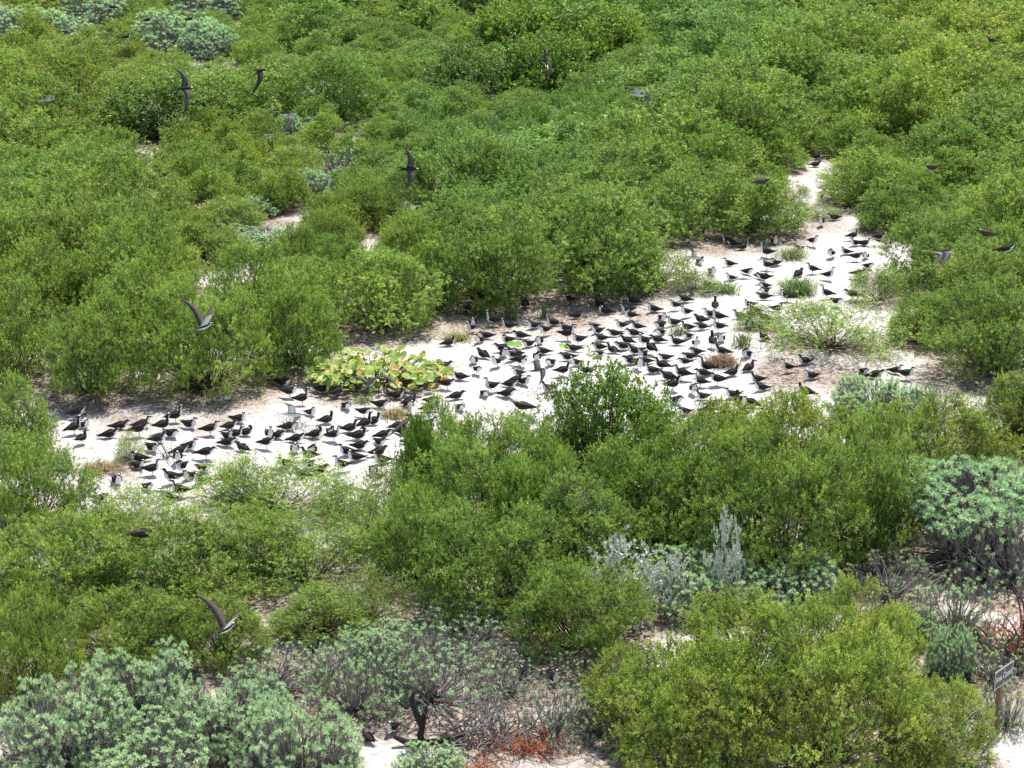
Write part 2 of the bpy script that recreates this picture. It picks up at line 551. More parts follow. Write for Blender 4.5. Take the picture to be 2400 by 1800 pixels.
GC = 'bay cedar shrubs around the tern colony'
GL = 'sea lavender shrubs'
GB = 'glossy broad-leaved shrubs'
Y1 = lambda: tone(.75, 1.02)
G1 = lambda: tone(.0, .92)
hand = [
 # bottom right
 ('cedar', 1600, 1850, 430, 1490, 'olive yellow-tipped shrub at the bottom edge, left of the big right foreground mound', Y1()),
 ('cedar', 1930, 1870, 520, 1450, 'largest yellow-tipped olive shrub of the foreground, bottom edge right of centre', Y1()),
 ('cedar', 2190, 1830, 300, 1590, 'low olive shrub hiding the foot of the sign post', Y1()),
 ('cedar', 1740, 1700, 400, 1390, 'yellow-olive shrub just below the silvery green mound, right foreground', Y1()),
 ('cedar', 2020, 1660, 330, 1385, 'yellow-olive shrub left of the dead grey brush near the sign', Y1()),
 ('cedar', 1470, 1740, 230, 1530, 'olive shrub edge overhanging the bare sand right of the red stems', Y1()),
 # centre right
 ('cedar', 1830, 1400, 430, 1020, 'broad mid green shrub above the silvery green mound, right of centre', tone(.35, .95)),
 ('cedar', 2010, 1330, 300, 970, 'green shrub directly left of the grey branched dome on the right', tone(.3, .95)),
 ('cedar', 1610, 1330, 350, 1010, 'green shrub behind the upright silver-leaved plant', tone(.3, .98)),
 ('cedar', 1900, 1190, 350, 915, 'yellow-green shrub along the lower right rim of the colony sand', tone(.8, 1.02)),
 ('cedar', 2210, 1180, 380, 930, 'olive shrub above the grey branched dome at the right edge', tone(.75, .98)),
 ('cedar', 2380, 1080, 260, 880, 'olive shrub cut by the right edge above the dome', tone(.7, .95)),
 ('cedar', 1730, 1170, 300, 940, 'bright yellow-tipped shrub touching the sand below the dry grass nest', tone(.8, 1.05)),
 ('cedar', 1130, 1300, 360, 1000, 'grey-green feathery shrub in the middle, right of the lower sand strip', tone(.15, 1.0)),
 ('cedar', 1350, 1400, 360, 1120, 'mid green shrub in the centre, left of the silver-leaved sprays', tone(.2, .95)),
 ('cedar', 1150, 1480, 400, 1190, 'green shrub in the lower centre above the grey twiggy bush', tone(.25, .95)),
 ('cedar', 1370, 1570, 330, 1310, 'dark-footed green shrub above the litter patch, bottom centre', tone(.35, .93)),
 ('cedar', 985, 1390, 250, 1150, 'green shrub right of the thin pale bushes, lower centre', tone(.2, .97)),
 ('cedar', 1040, 1150, 200, 945, 'small feathery shrub at the right end of the lower sand strip', tone(.1, 1.08)),
 ('cedar', 1250, 1160, 220, 975, 'feathery green shrub directly left of the tall glossy bush', tone(.1, 1.05)),
 # left middle
 ('thin', 640, 1250, 420, 1075, 'thin pale green shrub over the front sand with twigs showing', tone(.3, 1.15)),
 ('thin', 860, 1330, 290, 1140, 'thin pale shrub with sand showing through, left of the centre shrubs', tone(.3, 1.1)),
 ('thin', 330, 1270, 290, 1150, 'thin pale shrub below the left end of the sand strip', tone(.3, 1.1)),
 ('thin', 570, 1200, 190, 1075, 'airy green shrub hiding terns at the front left of the sand', tone(.2, 1.15)),
 ('thin', 800, 1230, 180, 1130, 'small airy shrub at the front right tip of the left sand', tone(.2, 1.15)),
 ('cedar', 80, 1260, 280, 1010, 'pale green shrub at the left edge below the sand', tone(.3, 1.08)),
 ('cedar', 35, 1090, 200, 880, 'green shrub at the left edge beside the end of the sand strip', tone(.35, 1.05)),
 ('cedar', 110, 1480, 400, 1200, 'large olive shrub at the left edge, lower third', tone(.5, 1.0)),
 ('cedar', 420, 1470, 430, 1210, 'broad olive shrub left of the bird flying low over the foreground', tone(.5, 1.0)),
 ('thin', 720, 1420, 400, 1220, 'loose green shrub with arching dark twigs right of the low flying tern', tone(.4, 1.05)),
 ('cedar', 60, 1680, 280, 1390, 'dark olive shrub in the lower left corner above the silvery mound', tone(.55, .92)),
 ('cedar', 300, 1590, 330, 1390, 'dark olive shrub behind the silvery foreground mounds at left', tone(.5, .93)),
 ('cedar', 520, 1580, 240, 1400, 'olive shrub behind the crest of the silvery foreground mound', tone(.5, .98)),
 ('thin', 870, 1480, 220, 1330, 'olive shrub at the left of the litter-covered opening', tone(.45, 1.0)),
 # behind the colony
 ('cedar', 1150, 735, 350, 480, 'large green shrub shading the litter at the upper middle sand edge', tone(.15, 1.02)),
 ('cedar', 1370, 700, 400, 440, 'largest rounded green shrub directly behind the densest terns', tone(.15, 1.05)),
 ('thin', 1540, 690, 230, 560, 'pale feathery shrub tip between the colony and the upper sand', tone(.1, 1.15)),
 ('cedar', 880, 790, 320, 590, 'rounded light green shrub directly behind the sea grape leaves', tone(.35, 1.12)),
 ('cedar', 690, 880, 250, 650, 'green shrub left of the sea grape leaves, behind the sand', tone(.3, 1.03)),
 ('cedar', 480, 945, 330, 670, 'bright green shrub shading terns behind the left sand strip', tone(.4, 1.05)),
 ('cedar', 220, 945, 280, 690, 'green shrub behind the far left end of the sand strip', tone(.35, .98)),
 ('cedar', 30, 900, 250, 660, 'green shrub at the left edge behind the sand strip', tone(.4, 1.0)),
 ('cedar', 350, 850, 300, 610, 'yellow-green shrub behind the left sand shrubs, under the white-bellied flying tern', tone(.5, 1.0)),
 ('cedar', 590, 800, 280, 570, 'green shrub above left of the sea grape, second row back', tone(.2, 1.0)),
 ('cedar', 120, 800, 280, 560, 'yellow-green shrub near the left edge, second row behind the sand', tone(.5, 1.0)),
 ('cedar', 1745, 560, 290, 390, 'rounded green shrub left of the narrow sand lane', tone(.3, 1.0)),
 ('cedar', 1640, 520, 250, 380, 'green shrub behind the shaded terns, upper right middle', tone(.3, 1.0)),
 ('cedar', 2060, 500, 260, 350, 'green shrub right of the narrow sand lane', tone(.3, 1.03)),
 ('cedar', 2230, 490, 260, 350, 'green shrub right of the lane shrub, under the dark perched bird', tone(.3, 1.0)),
 ('cedar', 2200, 700, 330, 510, 'dark green shrub on the right rim of the upper sand', tone(.1, .95)),
 ('cedar', 2350, 720, 250, 520, 'green shrub at the right edge level with the upper sand', tone(.2, .97)),
 ('cedar', 2330, 900, 330, 660, 'large dark green shrub at the right edge level with the colony', tone(.15, .92)),
 ('cedar', 2170, 810, 190, 690, 'green shrub right of the airy shrub on the sand', tone(.2, 1.0)),
 ('thin', 1950, 850, 350, 705, 'airy light green shrub standing on the sand right of the colony', tone(.35, 1.18)),
 ('thin', 1780, 780, 130, 715, 'small airy shrub left of the larger one on the right sand', tone(.3, 1.15)),
 ('thin', 2060, 720, 160, 620, 'airy shrub at the right side of the upper sand', tone(.15, 1.1)),
 ('thin', 1630, 690, 130, 630, 'small pale shrub on the sand beside the upper sand bend', tone(.1, 1.15)),
 ('thin', 300, 1085, 85, 1010, 'small lone green sapling on the left sand strip', tone(.1, 1.2)),
 # broadleaved
 ('broad', 1420, 1130, 340, 845, 'tall glossy green bush with orange leaves in front of the colony', (1, 1, 1)),
 ('broad', 1540, 1180, 230, 960, 'glossy bush with orange leaves on the right flank of the tall one', (.95, .95, 1)),
 ('broad', 980, 1180, 130, 985, 'small glossy dark green bush at the right end of the front sand', (.9, .95, 1)),
 ('broad', 2420, 1050, 150, 880, 'bright glossy bush cut by the right edge', (1.2, 1.2, 1)),
 ('broad', 390, 340, 320, 175, 'dark glossy bush under the banked flying tern, upper left', (.95, .95, 1)),
 ('broad', 1090, 250, 230, 105, 'dark glossy bush, upper centre left', (.8, .85, 1)),
 ('broad', 1270, 240, 260, 80, 'glossy bush in the upper centre', (1.1, 1.1, 1)),
 ('broad', 1190, 140, 260, 10, 'bright glossy bush at the top centre', (1.25, 1.2, 1)),
 ('broad', 1430, 150, 240, 30, 'bright green glossy bush right of top centre', (1.35, 1.25, 1)),
 ('broad', 980, 90, 200, -20, 'bright glossy bush at the top edge left of centre', (1.2, 1.2, 1)),
 ('cedar', 1440, 1310, 280, 1035, 'green shrub hiding the foot of the tall glossy bush', tone(.25, .97)),
 ('cedar', 1580, 1290, 250, 1060, 'green shrub hiding the foot of the right glossy bush', tone(.3, .97)),
 ('cedar', 1260, 1330, 240, 1060, 'green shrub in the centre, left below the tall glossy bush', tone(.2, .98)),
 ('thin', 930, 1240, 200, 1080, 'green shrub right of the front tip of the left sand', tone(.3, 1.0)),
 ('cedar', 760, 1520, 260, 1380, 'low olive shrub above the grey-green bushes, lower left of centre', tone(.45, 1.0)),
 ('cedar', 600, 1380, 280, 1200, 'green shrub above the low flying tern of the foreground', tone(.4, 1.02)),
 ('cedar', 250, 1370, 280, 1190, 'olive shrub below the left end of the sand, second row', tone(.4, 1.03)),
 # sea lavender
 ('lav', 340, 1740, 300, 1535, 'silvery green mound with the highest crest, lower left', (1, 1, 1)),
 ('lav', 150, 1840, 330, 1610, 'silvery green mound in the bottom left corner', (1, 1, 1)),
 ('lav', 540, 1790, 290, 1600, 'silvery green mound right of the highest crest, lower left', (.98, 1, 1)),
 ('lav', 340, 1880, 320, 1700, 'silvery green mound cut by the bottom edge, left', (1.03, 1.03, 1)),
 ('lav', 690, 1880, 320, 1660, 'silvery green mound at the bottom edge beside the bare sand', (1, 1, 1)),
 ('grey', 640, 1650, 260, 1530, 'grey-green half withered bush behind the silvery mounds', (.9, .95, .9)),
 ('grey', 830, 1700, 240, 1510, 'grey-green bush left of the bare grey trunk', (.95, 1, .9)),
 ('grey', 1010, 1690, 330, 1500, 'twiggy grey-green bush with bare forked trunk, bottom centre', (.85, .95, .85)),
 ('lav', 1010, 1860, 190, 1760, 'low silvery tuft at the bottom edge, left of the red stems', (1.05, 1.08, 1)),
 ('grey', 1100, 1500, 240, 1395, 'withered grey bush on the litter patch, lower centre', (.95, 1, .9)),
 ('grey', 1385, 1620, 170, 1530, 'small grey-green bush right of the litter patch', (.95, 1, .9)),
 ('grey', 1290, 1760, 190, 1620, 'withered grey bush on the sand beside the red stems', (.8, .8, .8)),
 ('lav', 1640, 1450, 300, 1300, 'silvery green mound right of centre, left half', (1, 1.02, .95)),
 ('lav', 1850, 1440, 270, 1305, 'silvery green mound right of centre, right half', (.98, 1, 1)),
 ('dome', 2270, 1340, 400, 1105, 'domed silvery bush on grey branches at the right', (.93, .97, .97)),
 ('grey', 2370, 1400, 300, 1180, 'bare grey branches at the right edge below the dome', (.8, .9, .8)),
 ('grey', 2240, 1530, 250, 1345, 'grey-green bush with pale rosettes left of the red stems at right', (1, 1.05, .9)),
 ('grey', 2090, 1430, 240, 1305, 'withered grey brush right of the silvery mound', (.6, .65, .6)),
 ('lav', 2230, 1600, 130, 1470, 'small pale green bush on a dark stem behind the sign', (1, 1.05, 1)),
 ('grey', 2260, 1710, 150, 1610, 'low pale bush left of the sign post', (1, 1.05, .9)),
 ('grey', 2370, 1720, 120, 1600, 'low pale bush right of the sign post', (1, 1.05, .9)),
 ('lav', 2060, 1010, 240, 895, 'silvery green bush right of the colony below the airy shrub', (.95, 1.02, .9)),
 ('grey', 2180, 1000, 150, 890, 'grey twigs of a bush right of the colony', (.9, .95, .9)),
 ('lav', 410, 130, 240, 30, 'silvery bush with terns perched on it, upper left', (1, 1.05, 1)),
 ('lav', 40, 100, 230, 15, 'silvery bush at the left edge near the top', (1, 1.05, 1)),
 ('lav', 230, 60, 200, -20, 'silvery bush at the top edge, upper left', (.95, 1, 1)),
 ('lav', 480, 50, 220, -30, 'silvery bush at the top edge left of the glossy bushes', (.95, 1, 1)),
 ('grey', 790, 420, 130, 345, 'greyish bush above the tern flying with wings vertical', (1, 1.05, 1)),
 ('lav', 690, 460, 130, 395, 'silvery bush near the small litter clearing, upper one', (1, 1.05, 1)),
 ('lav', 610, 510, 120, 460, 'silvery bush directly right of the small litter clearing', (1, 1.05, 1)),
 ('lav', 620, 600, 210, 545, 'silvery bush below the small litter clearing', (.95, 1, 1)),
 ('lav', 690, 330, 110, 270, 'silvery bush under the tern gliding level, upper left', (.9, 1.05, .9)),
 ('lav', 1245, 290, 130, 252, 'small silvery bush in the dark gap, upper middle', (1, 1.05, 1)),
 ('thin', 1850, 480, 110, 420, 'airy bush on the left side of the narrow sand lane', tone(.3, 1.1)),
 ('thin', 1990, 440, 150, 375, 'airy bush on the right side of the narrow sand lane', tone(.3, 1.1)),
 ('thin', 1925, 520, 110, 480, 'low airy bush at the mouth of the narrow sand lane', tone(.3, 1.1)),
 ('grey', 930, 1640, 230, 1480, 'grey-green bush between the stump and the silvery mounds', (.95, 1.05, .9)),
 ('grey', 1190, 1650, 200, 1540, 'grey twiggy bush right of the stump', (.8, .85, .8)),
 ('grey', 1070, 1580, 240, 1450, 'grey withered bush above the stump', (.85, .9, .85)),
 ('grey', 760, 1620, 200, 1510, 'grey-green bush below the olive shrubs, lower left of centre', (.95, 1.05, .9)),
 ('grey', 1390, 1740, 170, 1640, 'low grey bush between the red stems and the olive mound', (.85, .9, .8)),
 ('lav', 880, 1560, 190, 1470, 'pale green bush above the grey-green bushes, lower centre', (1, 1, .95)),
 ('lav', 2150, 1530, 150, 1440, 'silvery tuft at the right end of the olive foreground shrubs', (1, 1.02, .95)),
 ('grey', 2340, 1620, 170, 1500, 'grey-green bush directly behind the sign board', (.95, 1, .85)),
 ('lav', 130, 95, 170, 40, 'silvery bush between the two leftmost ones at the top', (.95, 1, 1)),
 ('lav', 300, 120, 150, 65, 'silvery bush left of the one with perched terns', (.95, 1, 1)),
 ('lav', 500, 140, 150, 70, 'silvery bush right of the one with perched terns', (.95, 1, 1)),
 ('cedar', 440, 440, 190, 335, 'green shrub at the left rim of the small litter clearing', tone(.3, 1.0)),
 ('cedar', 560, 460, 150, 380, 'green shrub at the back of the small litter clearing', tone(.2, 1.0)),
 ('lav', 760, 480, 150, 400, 'silvery bush below the tern with vertical wings', (.95, 1, 1)),
 ('lav', 545, 590, 150, 535, 'silvery bush in front of the small litter clearing', (.95, 1, 1)),
 ('cedar', 1490, 200, 150, 110, 'green shrub right of the bright glossy bushes', tone(.1, 1.0)),
 ('cedar', 1040, 130, 130, 60, 'green shrub between the bright glossy bushes at the top', tone(.2, 1.0)),
 ('cedar', 200, 150, 170, 70, 'green shrub below the silvery bushes, upper left', tone(.6, 1.0)),
 # silver leaved
 ('silver', 1700, 1440, 95, 1205, 'upright spire of silver-white leaves right of centre', (1, 1, 1)),
 ('silver', 1455, 1470, 210, 1265, 'drooping sprays of silver-white leaves in the centre', (1, 1, 1)),
 ('silver', 1390, 1330, 130, 1150, 'small silvery sprays among green leaves above the drooping ones', (.9, .9, .9)),
 ('silver', 1575, 1450, 120, 1300, 'silver-white sprig between the drooping sprays and the spire', (1, 1, 1)),
]
for k, cx, yb, w, yt, lab, tn in hand:
    grp = {'cedar': GC, 'thin': GC, 'broad': GB, 'lav': GL, 'dome': GL, 'grey': GL, 'silver': 'silver-leaved sprays'}[k]
    put_shrub(k, cx, yb, w, yt, lab, tn, grp)

SAND = [
    [(120, 960), (600, 950), (640, 890), (740, 870), (1050, 790), (1010, 700), (1180, 690), (1560, 680), (1540, 590), (1640, 540), (1860, 520),
     (1880, 440), (1880, 365), (1975, 365), (1970, 500), (2100, 530), (2090, 620), (1960, 690), (1800, 740), (2180, 830), (2150, 880), (1780, 940),
     (1600, 1010), (1250, 960), (1000, 960), (930, 1200), (500, 1200), (230, 1170)],
    [(2110, 300), (2190, 300), (2195, 370), (2110, 360)],
    [(520, 480), (590, 480), (630, 535), (500, 540)],
]


def inside(p, poly):
    x, y = p
    c = False
    n = len(poly)
    for i in range(n):
        x1, y1 = poly[i]; x2, y2 = poly[i - 1]
        if (y1 > y) != (y2 > y) and x < (x2 - x1) * (y - y1) / (y2 - y1) + x1: c = not c
    return c


BOX = [(cx - .52 * w, cx + .52 * w, yt + .05 * (yb - yt), yb - .12 * (yb - yt), G(cx, yb).y) for k, cx, yb, w, yt, lab, tn in hand if yb < 720 and k in ('lav', 'broad', 'grey')]
# thicket behind, filled row by row
ORD = ['zeroth', 'first', 'second', 'third', 'fourth', 'fifth', 'sixth', 'seventh', 'eighth', 'ninth', 'tenth', 'eleventh', 'twelfth', 'thirteenth',
       'fourteenth', 'fifteenth', 'sixteenth', 'seventeenth', 'eighteenth', 'nineteenth', 'twentieth'] + ['twenty-' + q for q in ('first', 'second', 'third', 'fourth', 'fifth', 'sixth', 'seventh', 'eighth', 'ninth')] + ['thirtieth'] + ['thirty-' + q for q in ('first', 'second', 'third', 'fourth', 'fifth', 'sixth', 'seventh', 'eighth', 'ninth')]
Yr, rows = 44.5, []
ri = 0
while Yr < 112:
    halfw = Yr * 1200 / F * 1.03 + 2.2
    step = 2.35 + (Yr - 44) * .028
    x = -halfw + (ri % 2) * step / 2
    row = []
    while x < halfw:
        X, Yv = x + random.uniform(-.45, .45), Yr + random.uniform(-.4, .4)
        x += step
        R = step * .68 * random.uniform(.88, 1.18)
        H = random.uniform(1.6, 2.3) * (1.1 if Yv > 60 else 1)
        pts = [(X, Yv - R, .05), (X - R * .8, Yv - R * .3, .3), (X + R * .8, Yv - R * .3, .3), (X, Yv, H), (X - R * .6, Yv, H * .8), (X + R * .6, Yv, H * .8), (X, Yv - R * .8, H * .5)]
        bad = any(inside(PX(p), s) for p in pts for s in SAND)
        if bad: continue
        pp = [PX(p) for p in pts[3:]]
        rp = R * F / (Yv * 1.04) * .8
        tx_, ty_ = PX((X, Yv, H * .92)); by_ = PX((X, Yv - R * .8, 0))[1]
        if any(tx_ + rp > x0 and tx_ - rp < x1 and by_ > y0 and ty_ < y1 and Yv < yy + .5 for x0, x1, y0, y1, yy in BOX): continue
        if any((X - a) ** 2 + (Yv - b) ** 2 < (.62 * (R + r)) ** 2 for a, b, r in SEEN): continue
        px, py = PX((X, Yv, H))
        if PX((X, Yv - R, 0))[1] > 960: continue
        row.append((X, Yv, R, H))
    rows.append(row)
    Yr += step * .8
    ri += 1
low = []
allt = TALL + [q for rw in rows for q in rw]


def hidden(X, Yv, H):
    a, b = PX((X, Yv, H * .9))
    for q in allt:
        if q[1] < Yv - .8:
            c, d = PX((q[0], q[1], q[3] * .92))
            if abs(c - a) < .7 * q[2] * F / (q[1] * 1.05) and d < b < PX((q[0], q[1] - q[2] * .7, 0))[1]: return True
    return False


for k in range(2600):
    Yv = 46 + 58 * random.random(); X = random.uniform(-1, 1) * (Yv * .245 + 1)
    R = random.uniform(.7, 1.0) * (1 + (Yv - 46) * .006); H = random.uniform(.7, 1.25)
    pts = [(X, Yv - R, .05), (X - R * .8, Yv, .3), (X + R * .8, Yv, .3), (X, Yv, H)]
    if any(inside(PX(p), q) for p in pts for q in SAND): continue
    if any((X - a) ** 2 + (Yv - b) ** 2 < (.6 * r + .4 * R) ** 2 for a, b, r in SEEN): continue
    if any((X - q[0]) ** 2 + (Yv - q[1]) ** 2 < (.7 * R + .6 * q[2]) ** 2 for q in low): continue
    if any((X - q[0]) ** 2 + (Yv - q[1]) ** 2 < (.6 * q[2] + .4 * R) ** 2 for rw in rows for q in rw): continue
    pp = PX(pts[3])
    if any(x0 < pp[0] < x1 and y0 < pp[1] < y1 - .35 * (y1 - y0) and Yv < yy for x0, x1, y0, y1, yy in BOX): continue
    if PX((X, Yv - R, 0))[1] > 900: continue
    if hidden(X, Yv, H): continue
    low.append((X, Yv, R, H))
rows.append(low)
ORD += ['fortieth'] + ['forty-' + q for q in ORD[1:10]]
COLS = [(160, 'at the left edge'), (330, 'above the left end of the sand'), (520, 'above the lone sapling'), (700, 'above the left tip of the sea grape'),
        (860, 'above the sea grape'), (1020, 'above the right end of the sea grape'), (1200, 'above the left part of the colony'), (1390, 'above the middle of the colony'),
        (1580, 'above the densest terns'), (1760, 'left above the narrow sand lane'), (1960, 'above the narrow sand lane'), (2150, 'right above the sand lane'), (9999, 'at the right edge')]
cols = {}
for row in rows:
    for (X, Yv, R, H) in row:
        px, py = PX((X, Yv, H))
        for lim, nm in COLS:
            if px < lim: break
        if px < -60 or px > 2460 or py < -60: nm = 'out'
        if nm == 'out' and (px < -170 or px > 2570 or PX((X, Yv - R, 0))[1] < -5): continue
        if nm == 'out': nm = 'just past the left edge' if px < 1200 and px < -60 else ('just past the right edge' if px > 2460 else 'cut by the top edge')
        if row is low: nm = '*' + nm
        cols.setdefault(nm, []).append((py, px, X, Yv, R, H))
for nm, lst in cols.items():
    lst.sort()
    islow = nm[0] == '*'; nm = nm.lstrip('*'); what = 'low bush' if islow else 'shrub'
    pass
    import sys; sys.stderr.write(f'COL {nm} {islow} {len(lst)}\n')
    for j, (py, px, X, Yv, R, H) in enumerate(lst):
        yel = .28 + .35 * math.sin(px * .006 + 1.0) * math.cos(py * .009) + random.uniform(-.25, .25)
        if py < 420 and 900 < px < 1700: yel -= .25
        if px < 700: yel += .2
        if px > 2100 and py < 200: yel += .3
        b = 1.0 + .06 * math.sin(px * .011 + py * .02)
        hue = 'yellow-green' if yel > .45 else ('blue-green' if yel < .1 else 'mid green')
        if nm == 'cut by the top edge': lab = f'{hue} {what} {nm}, {ORD[1 + sorted(q[1] for q in lst).index(px)]} from the left'
        elif 'just past' in nm: lab = f'{hue} {what} {nm}, {ORD[j + 1]} down from top'
        else: lab = f'{hue} {what} {nm}, {ORD[j + 1]} one down'
        put_world('cedar', X, Yv, R, H, lab, tone(yel, b), 'low bushes between the thicket shrubs' if islow else 'thicket shrubs behind the colony')

# ---------------------------------------------------------------- ground
def axis(lo, hi, a, b, fine, coarse_n):
    out = list(np.linspace(lo, a, coarse_n, endpoint=False)) + list(np.arange(a, b, fine)) + list(np.linspace(b, hi, coarse_n))
    return np.array(out)


gx = axis(-900, 900, -26, 26, .16, 12)
gy = axis(-300, 1500, 20, 108, .20, 14)
XX, YY = np.meshgrid(gx, gy)
ZZ = (.035 * np.sin(XX * .9 + YY * .35) + .03 * np.sin(YY * .8 - XX * .5 + 1) + .018 * np.sin(XX * 2.3 + 1.7) * np.sin(YY * 2.1))
ZZ += rng.normal(0, .006, ZZ.shape)
ZZ *= np.clip(1 - (np.abs(XX) - 30) / 20, 0, 1)
ZZ -= .05


def ground_z(x, y):
    return float(.035 * math.sin(x * .9 + y * .35) + .03 * math.sin(y * .8 - x * .5 + 1) + .018 * math.sin(x * 2.3 + 1.7) * math.sin(y * 2.1)) - .05


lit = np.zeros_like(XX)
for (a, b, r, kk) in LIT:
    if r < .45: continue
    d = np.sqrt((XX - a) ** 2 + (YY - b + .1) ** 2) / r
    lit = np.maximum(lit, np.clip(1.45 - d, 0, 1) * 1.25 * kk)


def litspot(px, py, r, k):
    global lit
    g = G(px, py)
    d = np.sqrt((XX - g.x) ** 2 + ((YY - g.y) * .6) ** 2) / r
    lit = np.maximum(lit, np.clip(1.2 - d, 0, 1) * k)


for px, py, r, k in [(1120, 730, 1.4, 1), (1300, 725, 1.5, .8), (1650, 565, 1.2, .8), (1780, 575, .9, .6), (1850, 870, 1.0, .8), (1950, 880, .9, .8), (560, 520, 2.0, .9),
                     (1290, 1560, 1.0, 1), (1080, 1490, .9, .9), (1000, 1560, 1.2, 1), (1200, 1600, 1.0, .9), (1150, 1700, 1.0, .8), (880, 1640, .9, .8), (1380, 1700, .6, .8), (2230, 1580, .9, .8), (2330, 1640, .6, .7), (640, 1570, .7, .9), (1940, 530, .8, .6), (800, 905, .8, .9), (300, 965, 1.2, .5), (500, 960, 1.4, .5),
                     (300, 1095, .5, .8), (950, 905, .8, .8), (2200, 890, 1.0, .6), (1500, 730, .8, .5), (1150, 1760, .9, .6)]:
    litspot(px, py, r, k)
ny, nx = XX.shape
idx = np.arange(nx * ny).reshape(ny, nx)
Fq = np.stack([idx[:-1, :-1], idx[:-1, 1:], idx[1:, 1:], idx[1:, :-1]], -1).reshape(-1, 4)

m, nt, N, L, P = new_mat('coral_sand')
tc = N.new('ShaderNodeTexCoord')
n1 = N.new('ShaderNodeTexNoise'); n1.inputs['Scale'].default_value = 14; n1.inputs['Detail'].default_value = 8; n1.inputs['Roughness'].default_value = .75
n2 = N.new('ShaderNodeTexNoise'); n2.inputs['Scale'].default_value = .9; n2.inputs['Detail'].default_value = 5
n3 = N.new('ShaderNodeTexNoise'); n3.inputs['Scale'].default_value = 11; n3.inputs['Detail'].default_value = 8; n3.inputs['Roughness'].default_value = .8
mp = N.new('ShaderNodeMapping'); mp.inputs['Scale'].default_value = (.45, 1, 1)
L.new(tc.outputs['Object'], mp.inputs[0])
L.new(mp.outputs[0], n1.inputs['Vector'])
for q in (n2, n3): L.new(tc.outputs['Object'], q.inputs['Vector'])
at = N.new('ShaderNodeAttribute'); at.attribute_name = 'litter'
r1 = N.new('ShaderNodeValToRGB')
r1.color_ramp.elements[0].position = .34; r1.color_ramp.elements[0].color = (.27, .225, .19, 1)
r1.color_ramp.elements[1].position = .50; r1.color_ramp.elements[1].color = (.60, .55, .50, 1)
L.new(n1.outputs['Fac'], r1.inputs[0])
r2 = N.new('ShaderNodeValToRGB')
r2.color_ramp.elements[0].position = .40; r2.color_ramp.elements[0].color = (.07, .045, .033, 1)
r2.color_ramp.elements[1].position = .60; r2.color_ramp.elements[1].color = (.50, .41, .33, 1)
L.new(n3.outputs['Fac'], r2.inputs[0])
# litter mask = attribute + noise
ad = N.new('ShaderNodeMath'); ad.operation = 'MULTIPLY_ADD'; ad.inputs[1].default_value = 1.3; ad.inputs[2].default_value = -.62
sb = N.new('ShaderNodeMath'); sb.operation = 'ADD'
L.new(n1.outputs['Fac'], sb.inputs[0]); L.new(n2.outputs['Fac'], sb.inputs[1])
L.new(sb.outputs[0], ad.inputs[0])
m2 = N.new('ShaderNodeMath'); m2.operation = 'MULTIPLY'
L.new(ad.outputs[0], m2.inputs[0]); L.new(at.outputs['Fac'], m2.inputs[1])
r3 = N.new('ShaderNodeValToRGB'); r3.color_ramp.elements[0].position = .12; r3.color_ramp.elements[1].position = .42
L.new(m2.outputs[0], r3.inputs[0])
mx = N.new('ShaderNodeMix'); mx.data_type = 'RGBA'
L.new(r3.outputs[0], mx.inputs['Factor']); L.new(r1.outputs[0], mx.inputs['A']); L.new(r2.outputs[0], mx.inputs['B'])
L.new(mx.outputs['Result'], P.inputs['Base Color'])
P.inputs['Roughness'].default_value = .95; P.inputs['Specular IOR Level'].default_value = .1
bp = N.new('ShaderNodeBump'); bp.inputs['Strength'].default_value = .5; bp.inputs['Distance'].default_value = .03
L.new(n1.outputs['Fac'], bp.inputs['Height']); L.new(bp.outputs[0], P.inputs['Normal'])
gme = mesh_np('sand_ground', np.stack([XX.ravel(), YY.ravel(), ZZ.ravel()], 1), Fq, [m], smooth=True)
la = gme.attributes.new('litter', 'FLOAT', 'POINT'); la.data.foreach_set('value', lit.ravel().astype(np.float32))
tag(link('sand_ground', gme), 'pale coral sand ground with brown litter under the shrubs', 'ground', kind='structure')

# fallen leaves and bits of twig
NL = 90000
fx = rng.uniform(-16, 16, NL * 3); fy = 22 + 50 * rng.random(NL * 3) ** 1.0
ix = np.clip(np.searchsorted(gx, fx), 0, nx - 1); iy = np.clip(np.searchsorted(gy, fy), 0, ny - 1)
pr = np.clip(lit[iy, ix], 0, 1) *   .8 + .09
keep = (rng.random(len(fx)) < pr) & (np.abs(fx) < fy * .26)
fx, fy, ix, iy = fx[keep][:NL], fy[keep][:NL], ix[keep][:NL], iy[keep][:NL]
K = len(fx)
P0 = np.stack([fx, fy, ZZ[iy, ix] + rng.uniform(.004, .02, K)], 1)
an = rng.random(K) * 2 * PI
D = norm(np.stack([np.cos(an), np.sin(an), rng.normal(.05, .22, K)], 1))
S = norm(np.cross(D, np.stack([rng.normal(0, .3, K), rng.normal(0, .3, K), np.ones(K)], 1)))
lw = rng.random(K)
V, Fc = leaf_quads(P0, D, S, rng.uniform(.025, .07, K), np.where(lw < .35, .006, rng.uniform(.012, .03, K)))
lm = mesh_np('leaf_litter', V, Fc, [M_LITTER], np.clip(rng.beta(2, 2, K), 0, .99))
o = link('leaf_litter', lm); o.color = (1, 1, 1, 1)
tag(o, 'brown fallen leaves and twig bits strewn over the sand', 'leaf litter', kind='stuff')

# ---------------------------------------------------------------- birds
NS = 12


